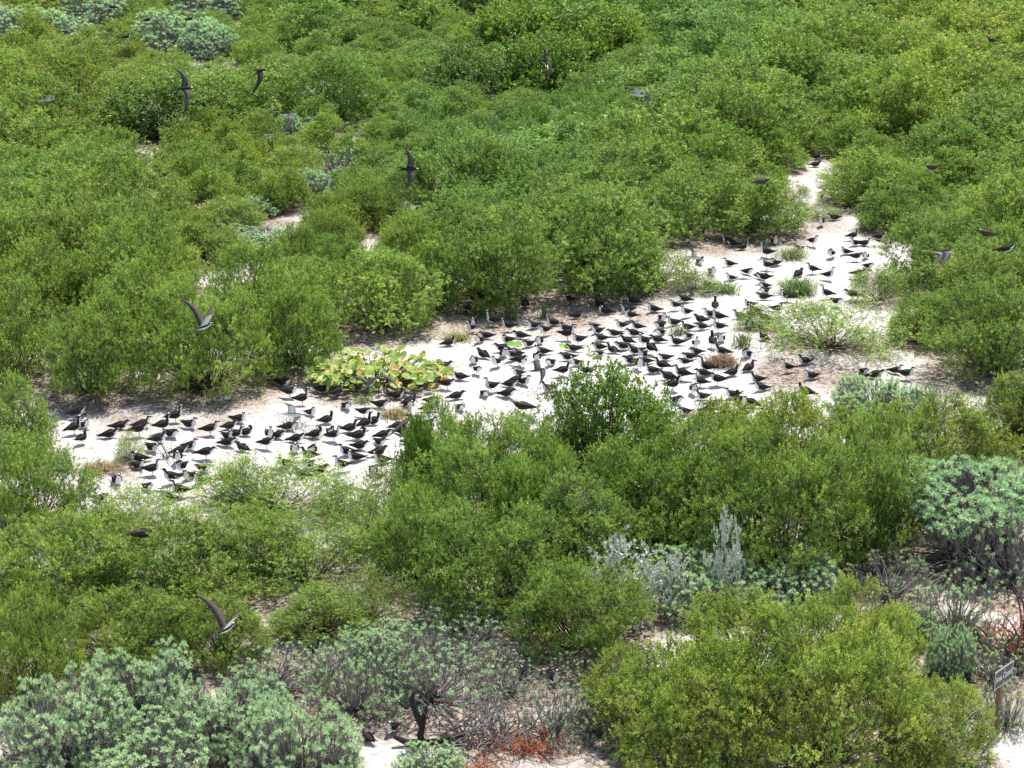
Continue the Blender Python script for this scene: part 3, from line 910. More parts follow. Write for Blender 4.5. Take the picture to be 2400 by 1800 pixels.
def loft(mb, rings, matf):
    """rings: (centre Vector, tangent, ry, rz); matf(i, angle, centre) -> material"""
    vs, fs, ms = [], [], []
    n = len(rings)
    for (c, t, ry, rz) in rings:
        c = Vector(c); t = Vector(t).normalized()
        side = Vector((0, 0, 1)).cross(t)
        if side.length < .05: side = Vector((0, 1, 0))
        side.normalize()
        up = t.cross(side)
        for j in range(NS):
            w = 2 * PI * j / NS
            vs.append(c + side * math.cos(w) * ry + up * math.sin(w) * rz)
    b = len(mb.v)
    mb.v.extend([tuple(q) for q in vs])
    for i in range(n - 1):
        for j in range(NS):
            j2 = (j + 1) % NS
            mb.f.append((b + i * NS + j, b + i * NS + j2, b + (i + 1) * NS + j2, b + (i + 1) * NS + j))
            mb.m.append(matf(i, 2 * PI * (j + .5) / NS))
    mb.f.append(tuple(b + j for j in range(NS))[::-1]); mb.m.append(matf(0, 0))
    mb.f.append(tuple(b + (n - 1) * NS + j for j in range(NS))); mb.m.append(matf(n - 2, 0))


def spine(pts):
    out = []
    n = len(pts)
    for i, p in enumerate(pts):
        a = Vector(pts[max(0, i - 1)][:3]); b = Vector(pts[min(n - 1, i + 1)][:3])
        out.append((Vector(p[:3]), b - a, p[3], p[4]))
    return out


def tern_body(pose, lift, tailup, noddy=False):
    mb = MB()
    z0 = lift
    body = [(-.165, 0, .060 + tailup * .5, .022, .010), (-.115, 0, .064 + tailup * .25, .034, .024), (-.06, 0, .068, .050, .044), (-.005, 0, .074, .060, .057), (.045, 0, .084, .057, .060), (.078, 0, .104, .046, .050)]
    if pose == 's':
        hd = [(.094, 0, .134, .034, .036), (.102, 0, .160, .027, .029), (.112, 0, .182, .030, .029), (.132, 0, .194, .028, .026), (.150, 0, .196, .018, .016), (.160, 0, .195, .009, .009), (.205, 0, .188, .002, .002)]
    elif pose == 'r':
        hd = [(.094, 0, .134, .034, .036), (.100, .002, .160, .027, .029), (.104, .010, .182, .030, .029), (.108, .028, .193, .028, .026), (.110, .046, .194, .018, .016), (.111, .055, .193, .009, .009), (.116, .098, .184, .002, .002)]
    elif pose == 'q':
        hd = [(.094, 0, .134, .034, .036), (.100, -.002, .160, .027, .029), (.106, -.010, .182, .030, .029), (.116, -.026, .193, .028, .026), (.124, -.042, .194, .018, .016), (.128, -.050, .193, .009, .009), (.150, -.088, .184, .002, .002)]
    elif pose == 't':
        hd = [(.088, 0, .140, .032, .034), (.092, 0, .176, .024, .026), (.098, 0, .208, .025, .025), (.114, 0, .227, .028, .026), (.136, 0, .233, .020, .017), (.148, 0, .232, .009, .009), (.196, 0, .236, .002, .002)]
    elif pose == 'l':
        hd = [(.104, 0, .120, .038, .040), (.120, 0, .136, .033, .033), (.138, 0, .147, .031, .029), (.158, 0, .149, .024, .022), (.170, 0, .146, .011, .011), (.176, 0, .144, .008, .008), (.215, 0, .132, .002, .002)]
    else:
        hd = [(.100, .004, .134, .036, .038), (.104, .012, .160, .030, .030), (.090, .028, .176, .030, .029), (.066, .044, .174, .028, .026), (.050, .054, .164, .017, .016), (.044, .057, .158, .009, .009), (.014, .068, .130, .002, .002)]
    pts = [(x, y, z + z0, a, b) for x, y, z, a, b in body + hd]
    nb = len(body)

    def mf(i, w):
        s = math.sin(w)               # +1 top / back of the neck, -1 belly / throat
        if noddy:
            if i >= nb + 4: return 4
            return 2 if (i >= nb + 1 and s > -.2) else 3
        if i >= nb + 4: return 4
        if i < 2: return 0 if s > -.5 else 1
        if i < nb - 1: return 0 if s > -.35 else 1
        if i == nb - 1: return 0 if s > .1 else 1
        if i == nb: return 0 if s > .0 else 1
        if i == nb + 1: return 0 if s > -.05 else 1
        if i == nb + 2: return 0 if s > -.1 else 1
        return 0 if (s > .1 and s < .93) else 1
    loft(mb, spine(pts), mf)
    dk = 3 if noddy else 0
    # folded wings, long tips crossed over the tail
    for sgn in (-1, 1):
        w = [(.066, .044 * sgn, .104, .010, .024), (.040, .057 * sgn, .098, .013, .042), (-.02, .060 * sgn, .086, .014, .046), (-.085, .046 * sgn, .078 + tailup * .2, .012, .034), (-.145, .026 * sgn, .072 + tailup * .5, .009, .020), (-.205, .006 * sgn, .070 + tailup * .9 + .004 * sgn, .006, .009), (-.255, -.012 * sgn, .068 + tailup * 1.25, .002, .003)]
        loft(mb, spine([(x, y, z + z0, a, b) for x, y, z, a, b in w]), lambda i, q: dk)
        # forked tail half
        tz = .058 + tailup * .5
        t = [(-.14, .010 * sgn, tz, .018, .007), (-.195, .020 * sgn, tz + tailup * .3, .013, .004), (-.25, .034 * sgn, tz + tailup * .6, .003, .002)]
        loft(mb, spine([(x, y, z + z0, a, b) for x, y, z, a, b in t]), lambda i, q: dk)
        if lift > .02:
            mb.tube([(.0, .02 * sgn, .03 + z0), (-.008, .022 * sgn, .0 + z0 * .5), (.0, .022 * sgn, .004)], [.006, .0035, .0035], 5, 4)
            mb.tube([(-.006, .022 * sgn, .003), (.03, .03 * sgn, .003)], .0035, 4, 4)
    # eyes
    return mb


def tern_fly(dih=.0, sweep=.12, up_mid=.06, noddy=False):
    mb = MB()
    pts = [(-.17, 0, 0, .022, .010), (-.10, 0, 0, .035, .026), (-.02, 0, 0, .046, .042), (.05, 0, .004, .044, .042), (.10, 0, .010, .030, .030), (.13, 0, .014, .027, .026), (.155, 0, .015, .023, .021), (.172, 0, .014, .009, .009), (.215, 0, .010, .002, .002)]

    def mf(i, w):
        s = math.sin(w)
        if i >= 7: return 4
        if noddy: return 2 if (i >= 5 and s > 0) else 3
        if i >= 5: return 0 if (s > .2 and s < .93) else 1
        return 0 if s > .05 else 1
    loft(mb, spine(pts), mf)
    dk = 3 if noddy else 0
    for sgn in (-1, 1):
        # wing sections: (span, lead x, chord, height)
        sec = [(.03, .065, .145, .01), (.11, .09, .145, .03 + up_mid * .5), (.20, .105, .135, .03 + up_mid), (.30, .08, .11, .03 + up_mid * .9 + dih * .03), (.40, .02, .055, .02 + up_mid * .6 + dih * .05), (.475, -.045, .016, .01 + up_mid * .3 + dih * .07)]
        vs = []
        for k, (s_, lx, ch, h) in enumerate(sec):
            lx -= sweep * (s_ / .475) ** 2
            hh = h + dih * s_
            th = .007 * (1 - k / 7)
            for (u, dz) in ((0, 0), (.3, th), (1, 0), (.3, -th)):
                vs.append((lx - ch * u, s_ * sgn, hh + dz))
        fs, ms = [], []
        for k in range(len(sec) - 1):
            for j in range(4):
                a = k * 4 + j; b = k * 4 + (j + 1) % 4
                f = (a, b, b + 4, a + 4)
                fs.append(f if sgn > 0 else f[::-1])
                top = j in (0, 1)
                ms.append((3 if noddy else 5) if (top or noddy) else (1 if k < 2 else 2))
        fs.append((20, 21, 22, 23) if sgn < 0 else (23, 22, 21, 20)); ms.append(dk)
        b0 = len(mb.v)
        mb.v.extend(vs)
        for f, mm in zip(fs, ms):
            mb.f.append(tuple(i + b0 for i in f)); mb.m.append(mm)
        t = [(-.14, .010 * sgn, 0, .020, .005), (-.20, .026 * sgn, 0, .014, .004), (-.285, .046 * sgn, 0, .002, .002)]
        loft(mb, spine(t), lambda i, q, s=sgn: (dk if (math.sin(q) > -.2) else 1))
    return mb


BM = [M_DARKF, M_WHITEF, M_GREYF, M_BROWNF, M_BILL, M_WINGF]
BIRD = {}
for pose in 'stlprq':
    for st, lf in ((0, -.004), (1, .055)):
        for tu, tv in ((0, -.01), (1, .028)):
            BIRD[(pose, st, tu)] = tern_body(pose, lf, tv).mesh('tern_' + pose, BM, True)
            if pose in 'sl': BIRD[('n' + pose, st, tu)] = tern_body(pose, lf, tv, True).mesh('noddy', BM, True)

# tile origin x, y and then birds as x y heading pose in the tile's 5.53x zoomed pixels
TILES = {
 (150, 880): "180 570 0 l;270 690 0 s;140 770 0 t;600 815 0 l;730 705 0 l;1020 680 0 s;980 800 0 l;1450 615 10 t;1640 690 0 s;1290 735 10 t;1230 875 0 s;1400 810 0 l;1150 995 0 l;1640 965 -25 s;1500 1030 0 l;1900 785 0 s;2150 700 0 l;2130 840 0 s;2130 925 0 l;1850 1095 0 l;960 1130 205 p;970 1220 -30 s;1150 1305 -10 t;1480 1155 300 s;1520 1280 250 p;1620 1355 250 s;1770 1405 250 s;1390 1415 240 s;1820 1260 -10 l;690 1415 -60 s;240 895 45 s;260 1350 310 s;1090 1490 -20 l;1500 1590 180 t;500 1650 0 l;1350 1650 180 s",
 (550, 880): "640 145 0 l;1150 235 0 s;1330 295 -10 s;720 300 0 s;880 395 0 t;990 525 -20 s;1450 445 -30 l;1900 430 -10 l;1200 625 -10 s;1680 550 0 l;1800 645 0 s;1700 710 10 t;1500 735 -5 s;700 715 0 l;60 620 0 s;150 785 0 p;20 845 0 s;560 825 0 l;450 840 -20 t;420 960 -5 l;800 870 -10 l;1050 815 10 p;1240 770 -30 p;1290 865 0 t;1610 835 0 p;1890 915 -10 p;1930 815 -5 l;1630 965 0 l;1010 1015 260 p;780 1005 260 s;1870 1045 0 l;1450 1045 200 s;1560 1115 170 s;1900 1150 230 s;960 1125 175 s;950 1205 250 p;1380 1260 190 t;640 1185 175 s;1100 1290 30 l;860 1330 180 s;1800 1290 250 s;1840 1420 255 s;2090 1525 180 s;100 985 180 l;2120 700 0 l",
 (700, 780): "1950 170 0 s;900 765 0 s;1280 865 0 s;1420 975 -10 l;1450 930 0 p;1700 1015 0 l;1720 925 -10 l;2090 615 180 l;1930 745 0 l;2050 865 0 l;1690 1235 -10 s;1340 1265 0 s;1370 1325 -10 l;1450 1450 0 s;1560 1500 0 l;1890 485 0 l;2100 1015 -20 l",
 (1000, 680): "530 310 180 s;850 475 170 t;600 470 270 s;570 565 150 s;1060 545 170 s;1380 505 170 s;1640 465 170 s;1950 370 0 p;1280 225 90 s;1850 190 180 s;770 635 170 l;680 690 150 s;1040 695 170 p;1210 635 175 l;1520 605 170 l;1460 705 150 s;1800 535 170 s;1830 660 10 t;1310 745 140 l;1960 725 170 s;730 880 135 l;980 805 170 l;1000 870 270 s;1100 925 180 s;1170 875 200 s;1200 985 340 l;1240 1005 330 l;900 1015 190 s;610 960 270 s;660 1105 -20 l;1430 920 240 p;1500 840 160 s;1900 800 170 l;1820 915 150 l;1600 985 170 l;1930 985 170 s;450 1175 180 l;1180 1115 165 s;1150 1225 -10 p;1090 1265 0 l;1270 1235 -30 s;830 1335 160 t;750 1385 0 l;1050 1395 0 l;1770 1125 0 s;1570 1325 200 s;2000 1335 250 p;1970 1190 260 s;2060 1085 180 s;300 1295 0 l;380 1400 0 l;90 1470 0 l;60 1565 10 s",
 (1350, 680): "300 225 180 s;370 315 180 p;660 295 170 s;730 185 180 s;1000 295 200 s;1120 405 290 s;1280 265 170 s;1400 160 180 l;700 405 180 p;1420 365 165 s;230 505 165 l;270 575 165 s;580 535 160 s;490 605 190 l;790 545 185 s;740 605 170 l;320 665 180 l;1080 505 170 l;1260 465 180 s;1090 590 165 l;1050 685 180 l;1620 515 165 l;1440 525 170 s;1440 635 155 l;1610 425 170 l;1730 355 180 s;1800 275 80 t;1840 430 200 s;1840 560 200 t;1880 675 260 s;1770 755 100 t;1890 845 185 s;1300 715 220 s;1550 765 140 t;1550 845 175 l;1460 905 170 l;1400 1005 170 l;660 695 170 l;600 775 150 l;870 745 190 s;750 835 170 s;970 835 130 s;860 885 230 s;1150 915 185 l;290 785 165 l;290 865 165 l;470 815 180 s;900 965 165 l;820 1045 280 s;700 965 180 l;1110 1055 200 s;980 1085 170 s;1370 1175 180 s;1190 1175 190 l;1260 1315 0 s;1690 1085 190 t;1640 1125 180 l;1610 1265 170 t;1830 1245 195 p;2030 1115 10 s;1520 1365 250 s;1630 1425 165 s;2020 1405 165 s;1310 1475 -20 l;1780 1535 20 l;1720 1605 40 l;1400 1625 180 l",
 (1600, 500): "220 125 180 s;230 335 10 s;580 395 180 s;650 435 170 l;780 475 10 s;1190 405 0 s;1080 585 190 t;1490 495 190 s;1690 435 260 s;1920 590 210 p;600 695 180 s;220 665 270 p;380 805 -20 s;620 875 200 s;330 1015 190 s;840 795 -20 l;1090 745 190 t;1190 685 230 p;1020 860 -40 l;1040 915 180 l;1060 975 180 l;1060 1045 180 l;1040 1125 175 l;1680 795 175 s;1500 825 20 l;1890 875 -40 t;1860 1115 200 t;2000 1225 -20 l;860 1225 190 s;930 1305 180 s;740 1375 190 s;1060 1400 180 l;1230 1275 20 s;1350 1155 180 s;880 1400 100 t;860 1485 150 s;1050 1650 100 s;1790 180 150 s;1950 95 180 l",
 (1900, 500): "550 355 30 t;570 425 190 s;700 425 20 s;900 350 0 l;1000 435 150 s;450 535 190 s;590 625 -10 l;710 595 260 s;750 725 -10 l;620 855 -20 l;980 905 -10 l;530 1130 180 l;750 75 90 s;1370 375 0 l;1500 1335 0 s;1660 1465 0 l",
 (1550, 800): "1140 385 10 s;1100 215 150 p;1240 535 170 s;1290 645 180 s;1000 815 130 s;1060 865 270 s;1040 965 20 s;1010 1045 10 l;780 1015 0 l;1630 415 180 t;1850 305 180 s;1930 495 180 s;1860 750 180 s;500 1025 0 l;270 965 0 l;1160 855 180 l;1770 945 180 s",
 (1900, 780): "840 595 0 l;1100 535 0 s;1240 620 0 s;690 545 0 l",
 (1800, 290): "630 465 0 s;620 565 -10 l;1290 1225 180 s;1850 255 0 l;1920 115 0 s",
}
random.seed(21)
birds = []
for (ox, oy), txt in TILES.items():
    for rec in txt.split(';'):
        a = rec.split()
        birds.append([ox + float(a[0]) / 5.53, oy + float(a[1]) / 5.53, float(a[2]), a[3]])
for x, y, h, p in [(521, 490, 0, 's'), (500, 553, 0, 'l'), (736, 1541, 0, 's'), (919, 1722, 240, 's'), (1227, 1612, 90, 't'), (1300, 1610, 290, 't'), (1365, 1685, 150, 's'), (861, 1740, 130, 'l'), (2180, 1600, 0, 's'), (2266, 1606, 0, 'l')]:
    birds.append([x, y, h, p])
# drop doubles
out = []
for b in birds:
    if all(abs(b[0] - c[0]) > 7 or abs(b[1] - c[1]) > 5 for c in out): out.append(b)
birds = out


def zone(x, y):
    if x < 330 and y < 1300: return 'far left sand'
    if y > 1300: return 'bottom sand clearings'
    if x < 560: return 'left sand strip'
    if x < 760 and y > 850: return 'sand beneath sea grape'
    if x < 1000 and y > 850: return 'sand right of sea grape' if x > 900 else 'lower middle sand'
    if x < 600: return 'small litter clearing'
    if x < 1140: return 'left of dense colony'
    if x < 1300: return 'left half of colony'
    if x < 1460: return 'centre of dense colony'
    if y < 690: return 'upper sand patch' if x < 1850 else 'upper right sand'
    if x < 1600: return 'right half of colony'
    if x < 1760: return 'right rim of colony'
    return 'shade under right shrub'


zones = {}
for b in birds: zones.setdefault(zone(b[0], b[1]), []).append(b)
for z, lst in zones.items():
    lst.sort(key=lambda b: b[1])
    rws, cur = [], [lst[0]]
    for b in lst[1:]:
        if b[1] - cur[0][1] < 26: cur.append(b)
        else: rws.append(cur); cur = [b]
    rws.append(cur)
    for i, rw in enumerate(rws):
        rw.sort()
        for j, b in enumerate(rw):
            h = b[2] % 360
            d = 'right' if h < 60 or h > 300 else ('away' if h < 120 else ('left' if h <= 235 else 'us'))
            ph = {'s': 'head up', 't': 'neck stretched', 'l': 'crouching low', 'p': 'preening'}[b[3]]
            pos = 'alone' if len(rw) == 1 else f'{ORD[j + 1]} from left'
            b.append(f'{ph} tern facing {d}, {pos}, {ORD[i + 1]} row down, {z}')
print('birds', len(birds))
for b in birds:
    x, y, h, p, lab = b
    st = 1 if (p == 't' or random.random() < .32) else 0
    if p == 'l' and random.random() < .6: st = 0
    h = (h + 180) % 360 - 180
    if 139 < h < 177: h = 180 + (180 - h) * 1.9
    elif h > 176 or h < -176: h = 180 + random.uniform(-12, 30)
    elif abs(h) < 1: h = random.uniform(-32, 10)
    elif -31 < h < 0: h *= 1.9
    if p == 's' and random.random() < .45: p = random.choice('rq')
    me = BIRD[(p, st, int(random.random() < .4))]
    g = G(x, y)
    for _ in range(3): g = G(x, y, ground_z(g.x, g.y))
    o = link('sooty_tern', me)
    o.location = (g.x, g.y, ground_z(g.x, g.y) + .002)
    s = (1.0 if y < 1300 else .8) * random.uniform(.9, 1.08)
    o.scale = (s * .97, s * 1.18, s * random.uniform(1.08, 1.22))
    o.rotation_euler = (0, 0, math.radians(h + random.gauss(0, 20)))
    tag(o, lab, 'bird', 'sooty terns on the sand')

# perched birds: (px, py, height, heading, mesh, label)
for px, py, z, h, key, lab in [
    (347, 52, 1.55, 0, ('l', 0, 0), 'dark tern perched on the silvery bush, left of the other one, upper left'),
    (446, 50, 1.6, 0, ('s', 0, 0), 'dark tern with white breast perched highest on the silvery bush, upper left'),
    (297, 92, 1.3, 0, ('s', 0, 0), 'dark tern perched on the left flank of the silvery bush, upper left'),
    (262, 22, 1.4, 180, ('l', 0, 0), 'dark bird on bare twigs at the top edge, upper left'),
    (1785, 434, 2.0, 0, ('nl', 0, 0), 'brown noddy with grey cap on the shrub left of the sand lane'),
    (2325, 100, 2.2, 180, ('ns', 0, 0), 'brown noddy with pale cap on a shrub, upper right corner'),
    (2290, 118, 2.0, 100, ('nl', 0, 0), 'brown bird half hidden in leaves beside the pale capped noddy'),
    (2313, 556, 2.0, 180, ('nl', 0, 0), 'brown noddy sunk in the shrub at right above the flying tern'),
    (2184, 400, 1.9, 210, ('nl', 0, 1), 'dark bird diving into the shrub right of the sand lane'),
    (2356, 592, 1.9, 0, ('l', 0, 0), 'white-breasted tern in the shrub at the right edge'),
    (1226, 962, 1.4, 180, ('nl', 0, 0), 'brown bird resting on leaves in front of the colony'),
    (333, 1262, 1.0, 0, ('nl', 0, 0), 'brown noddy on the pale shrub below the left sand'),
]:
    o = link('noddy' if key[0][0] == 'n' else 'sooty_tern', BIRD[key])
    g = G(px, py, z)
    o.location = g; o.scale = (1.1,) * 3; o.rotation_euler = (0, 0, math.radians(h))
    tag(o, lab, 'bird', 'birds perched on shrubs')

FLY = {'flat': tern_fly(0, .1, .05), 'up': tern_fly(.85, .06, .03), 'down': tern_fly(-.55, .12, .04), 'noddy': tern_fly(-.9, .2, .05, True), 'arch': tern_fly(-.25, .1, .11)}
FLY = {k: v.mesh('flying_' + k, BM, True) for k, v in FLY.items()}


def fly(px, py, z, key, yaw, pitch, roll, lab, s=1.0):
    g = G(px, py, z)
    o = link('noddy' if key == 'noddy' else 'sooty_tern', FLY[key])
    o.location = g
    R = Matrix.Rotation(math.radians(yaw), 4, 'Z') @ Matrix.Rotation(math.radians(-pitch), 4, 'Y') @ Matrix.Rotation(math.radians(roll), 4, 'X')
    o.rotation_euler = R.to_euler()
    o.scale = (s, s, s)
    tag(o, lab, 'bird', 'birds in flight')


fly(433, 207, 3.4, 'flat', 26, -2, 55, 'brown-backed tern banking steeply over the dark glossy bush, upper left', 1.22)
fly(610, 164, 3.2, 'noddy', 5, 0, 20, 'brown pale-headed bird with lowered wings, upper left', 1.1)
fly(112, 233, 3.0, 'arch', 15, 0, -12, 'grey-bellied tern gliding near the left edge, upper left', 1.1)
fly(680, 268, 3.0, 'down', 10, 0, -30, 'white-bellied tern with lowered wings over a silvery bush, upper left', 1.0)
fly(1277, 140, 3.2, 'flat', 60, 0, 70, 'blurred pale tern seen edge on, upper centre', 1.1)
fly(1497, 223, 3.4, 'arch', -50, 0, -32, 'grey tern with long thin wings spread, upper right of centre', 1.25)
fly(962, 396, 3.0, 'flat', 2, 0, 64, 'dark tern flying with wings vertical over the centre left shrubs', 1.05)
fly(478, 766, 2.6, 'up', 42, 5, -4, 'tern with white belly and one wing raised over the left shrubs', 1.0)
fly(685, 972, .9, 'flat', -14, 0, -42, 'white-bellied tern flying low over the left sand strip', 1.0)
fly(868, 897, 1.6, 'arch', 75, 0, -8, 'tern with arched wings gliding past the sea grape leaves', 1.25)
fly(965, 978, .9, 'down', -60, 0, 10, 'dark tern sweeping low over the sand right of the sea grape', 1.0)
fly(530, 1474, 2.0, 'up', 50, 6, 0, 'brown tern with white tail edges flying low over the foreground shrubs', .85)
fly(1628, 604, .8, 'flat', -30, 0, -40, 'white-bellied tern flying at the left end of the upper sand', .9)
fly(2212, 590, 2.6, 'down', 0, 0, -14, 'grey-winged white-breasted tern flying over the right shrubs', 1.1)
fly(1262, 868, .8, 'arch', 20, 0, 10, 'blurred tern skimming the middle of the colony', .9)

# ---------------------------------------------------------------- sea grape
r = np.random.default_rng(5)
sg = empty('sea_grape', (*G(885, 893)[:2], -.02))
sg.scale = (1.12, 1.05, 1.0)
LV, LF, LVv = [], [], []
st = MB()
sc_ = ppm(890)
for i in range(560):
    dx = r.uniform(-1.3, 1.3); dy = r.uniform(-.95, .95)
    if (dx / 1.3) ** 2 + (dy / .95) ** 2 > 1: continue
    z = r.uniform(.10, .48) * (1 - .5 * (dx / 1.35) ** 2)
    rad = r.uniform(.05, .088)
    nrm = Vector((r.normal(0, .45), -.35 + r.normal(0, .4), 1)).normalized()
    q = Vector((0, 0, 1)).rotation_difference(nrm)
    c = Vector((dx, dy, z))
    b = len(LV)
    LV.append(tuple(c - nrm * .012))
    for k in range(14):
        w = 2 * PI * k / 14
        rr = rad * (1 - .12 * math.exp(-((w if w < PI else w - 2 * PI) / .35) ** 2))
        LV.append(tuple(c + q @ Vector((math.cos(w) * rr, math.sin(w) * rr, .004 * math.sin(3 * w)))))
    v = float(np.clip(r.normal(.5, .2), 0, .8)) if r.random() > .09 else r.uniform(.86, 1)
    for k in range(14):
        LF.append((b, b + 1 + k, b + 1 + (k + 1) % 14)); LVv.append(float(np.clip(v + r.normal(0, .03), 0, 1)))
    if i % 2 == 0:
        st.tube([(dx * .5, dy * .5, 0.02), (dx * .8, dy * .8, z * .6), tuple(c)], [.011, .008, .005], 5)
me = mesh_np('sea_grape_leaves', np.array(LV), np.array(LF), [M_GRAPE], np.array(LVv))
o = link('leaves', me, sg); o.color = (1, 1, 1, 1)
link('stems', st.mesh('grape_stems', [M_BARK]), sg)
tag(sg, 'sprawling sea grape with big round yellow-green and orange leaves beside the terns', 'plant')


def seedling(px, py, n, lab, s=1.0):
    e = empty('sea_grape_seedling', (*G(px, py)[:2], ground_z(*G(px, py)[:2])))
    V, Fc, vv = [], [], []
    for i in range(n):
        a = i * 2.4; d = .05 + .05 * random.random()
        c = Vector((math.cos(a) * d, math.sin(a) * d, .07 + .05 * random.random()))
        b = len(V); V.append(tuple(c))
        q = Vector((0, 0, 1)).rotation_difference(Vector((random.gauss(0, .3), -.5 + random.gauss(0, .3), 1)).normalized())
        for k in range(10):
            w = 2 * PI * k / 10
            V.append(tuple(c + q @ Vector((math.cos(w) * .06 * s, math.sin(w) * .05 * s, .004))))
        for k in range(10):
            Fc.append((b, b + 1 + k, b + 1 + (k + 1) % 10)); vv.append(.5 + .1 * random.random())
    o = link('leaves', mesh_np('seedling_leaves', np.array(V), np.array(Fc), [M_GRAPE], np.array(vv)), e); o.color = (.75, 1.1, .8, 1)
    mb = MB(); mb.tube([(0, 0, 0), (.005, 0, .08)], [.006, .004], 5)
    link('stem', mb.mesh('seedling_stem', [M_BARK]), e)
    tag(e, lab, 'plant')


seedling(1208, 815, 6, 'bright green round-leaved seedling among the terns, left one', 1.3)
seedling(1325, 815, 4, 'bright green round-leaved seedling among the terns, right one', 1.1)


# ---------------------------------------------------------------- grass tufts, dry tangles, dead wood
def tuft(name, px, py, rad, hgt, n, v0, v1, lab, flat=.5, grp=None, col=(1, 1, 1)):
    g = G(px, py)
    o_ = []
    r = np.random.default_rng(int(px * 7 + py))
    A = np.stack([r.normal(0, rad * .35, n), r.normal(0, rad * .35, n), np.zeros(n)], 1)
    an = r.random(n) * 2 * PI
    out = np.stack([np.cos(an), np.sin(an), np.zeros(n)], 1) * (rad * r.uniform(.2, 1, n))[:, None]
    hh = hgt * r.uniform(.5, 1.1, n)
    pts = [A, A + out * .45 + np.array([0, 0, 1]) * (hh * .75)[:, None], A + out * .8 + np.array([0, 0, 1]) * hh[:, None], A + out * 1.15 + np.array([0, 0, 1]) * (hh * flat)[:, None]]
    side = np.stack([-np.sin(an), np.cos(an), np.zeros(n)], 1)
    W = [.006, .007, .005, .001]
    V = []
    for p, w in zip(pts, W):
        V += [p - side * w, p + side * w]
    V = np.stack(V, 1).reshape(-1, 3)
    b = np.arange(n)[:, None] * 8
    Fc = np.concatenate([b + np.array([[k * 2, k * 2 + 1, k * 2 + 3, k * 2 + 2]]) for k in range(3)]).astype(np.int32)
    var = np.tile(r.uniform(v0, v1, n), 3)
    o = link(name, mesh_np(name, V, Fc, [M_GRASS], var)); o.color = (*col, 1)
    o.location = (g.x, g.y, ground_z(g.x, g.y))
    tag(o, lab, 'grass' if name == 'grass_tuft' else 'plant', grp)


GT = 'tufts of grass and dry stems on the sand'
tuft('grass_tuft', 1857, 598, .42, .20, 260, .1, .9, 'spreading green grass tuft with a tern on it, upper sand', .4, GT)
tuft('grass_tuft', 1868, 682, .42, .30, 520, 0, .6, 'dense round green grass tuft in the middle of the upper sand', .6, GT, (1, 1.15, 1))
tuft('grass_tuft', 855, 935, .25, .10, 120, .2, 1, 'small grass tuft below the sea grape', .5, GT)
tuft('dry_grass_tuft', 1692, 850, .36, .13, 420, .9, 1, 'brown dry grass nest at the right rim of the colony', .5, GT, (.5, .34, .32))
tuft('dry_grass_tuft', 925, 968, .30, .12, 260, .9, 1, 'straw-coloured dry tuft under the dark sweeping tern', .3, GT, (.8, .7, .65))
tuft('dry_grass_tuft', 235, 1098, .40, .10, 260, .85, 1, 'flat brown dry tuft left of the lone sapling', .3, GT, (.7, .6, .55))
tuft('dry_grass_tuft', 1070, 790, .35, .12, 200, .5, 1, 'thin straw tuft above right of the sea grape', .4, GT, (.9, .85, .7))
tuft('grass_tuft', 1125, 732, .22, .32, 90, .5, 1, 'upright yellowish grass at the shaded sand edge', .7, GT)
tuft('grass_tuft', 1200, 742, .15, .28, 60, 0, .5, 'thin green sprig on the litter behind the colony', .9, GT)
tuft('grass_tuft', 1275, 735, .15, .34, 60, 0, .5, 'thin green sprig right of the other one, behind the colony', .9, GT)
tuft('grass_tuft', 1590, 778, .22, .16, 90, .2, .8, 'sparse grass tuft inside the right half of the colony', .5, GT)
tuft('grass_tuft', 1740, 810, .25, .25, 110, .1, .6, 'green sprout left of the airy shrub at the right rim', .8, GT)
tuft('grass_tuft', 1700, 680, .35, .22, 160, .0, .5, 'green sprouts on the sand below the shaded terns', .7, GT, (1, 1.2, .9))
tuft('grass_tuft', 2150, 790, .25, .3, 120, .2, .8, 'grass at the foot of the dark shrub on the right', .7, GT)


def tangle(name, px, py, rx, ry, h, n, mat, lab, seglen=.12, r0=.012, upb=.3, seed=1, steps=9, grp=None):
    """bare stems wandering out of one clump"""
    rr = random.Random(seed)
    mb = MB()
    for i in range(n):
        p = Vector((rr.gauss(0, rx * .4), rr.gauss(0, ry * .4), 0))
        d = Vector((rr.gauss(0, 1), rr.gauss(0, 1), upb + rr.random())).normalized()
        pts, rad = [p.copy()], [r0]
        for k in range(steps):
            d = (d + Vector((rr.gauss(0, .38), rr.gauss(0, .38), rr.gauss(0, .3)))).normalized()
            p = p + d * seglen * rr.uniform(.6, 1.2)
            if p.z < .01: p.z = .01; d.z = abs(d.z)
            if p.z > h: p.z = h; d.z = -abs(d.z) * .5
            pts.append(p.copy()); rad.append(r0 * (1 - .85 * (k + 1) / steps))
        mb.tube(pts, rad, 5)
    me = mb.mesh(name, [mat], True)
    o = link(name, me)
    g = G(px, py)
    o.location = (g.x, g.y, ground_z(g.x, g.y) - .01)
    tag(o, lab, 'plant' if 'wood' not in name else 'branch', grp)
    return o


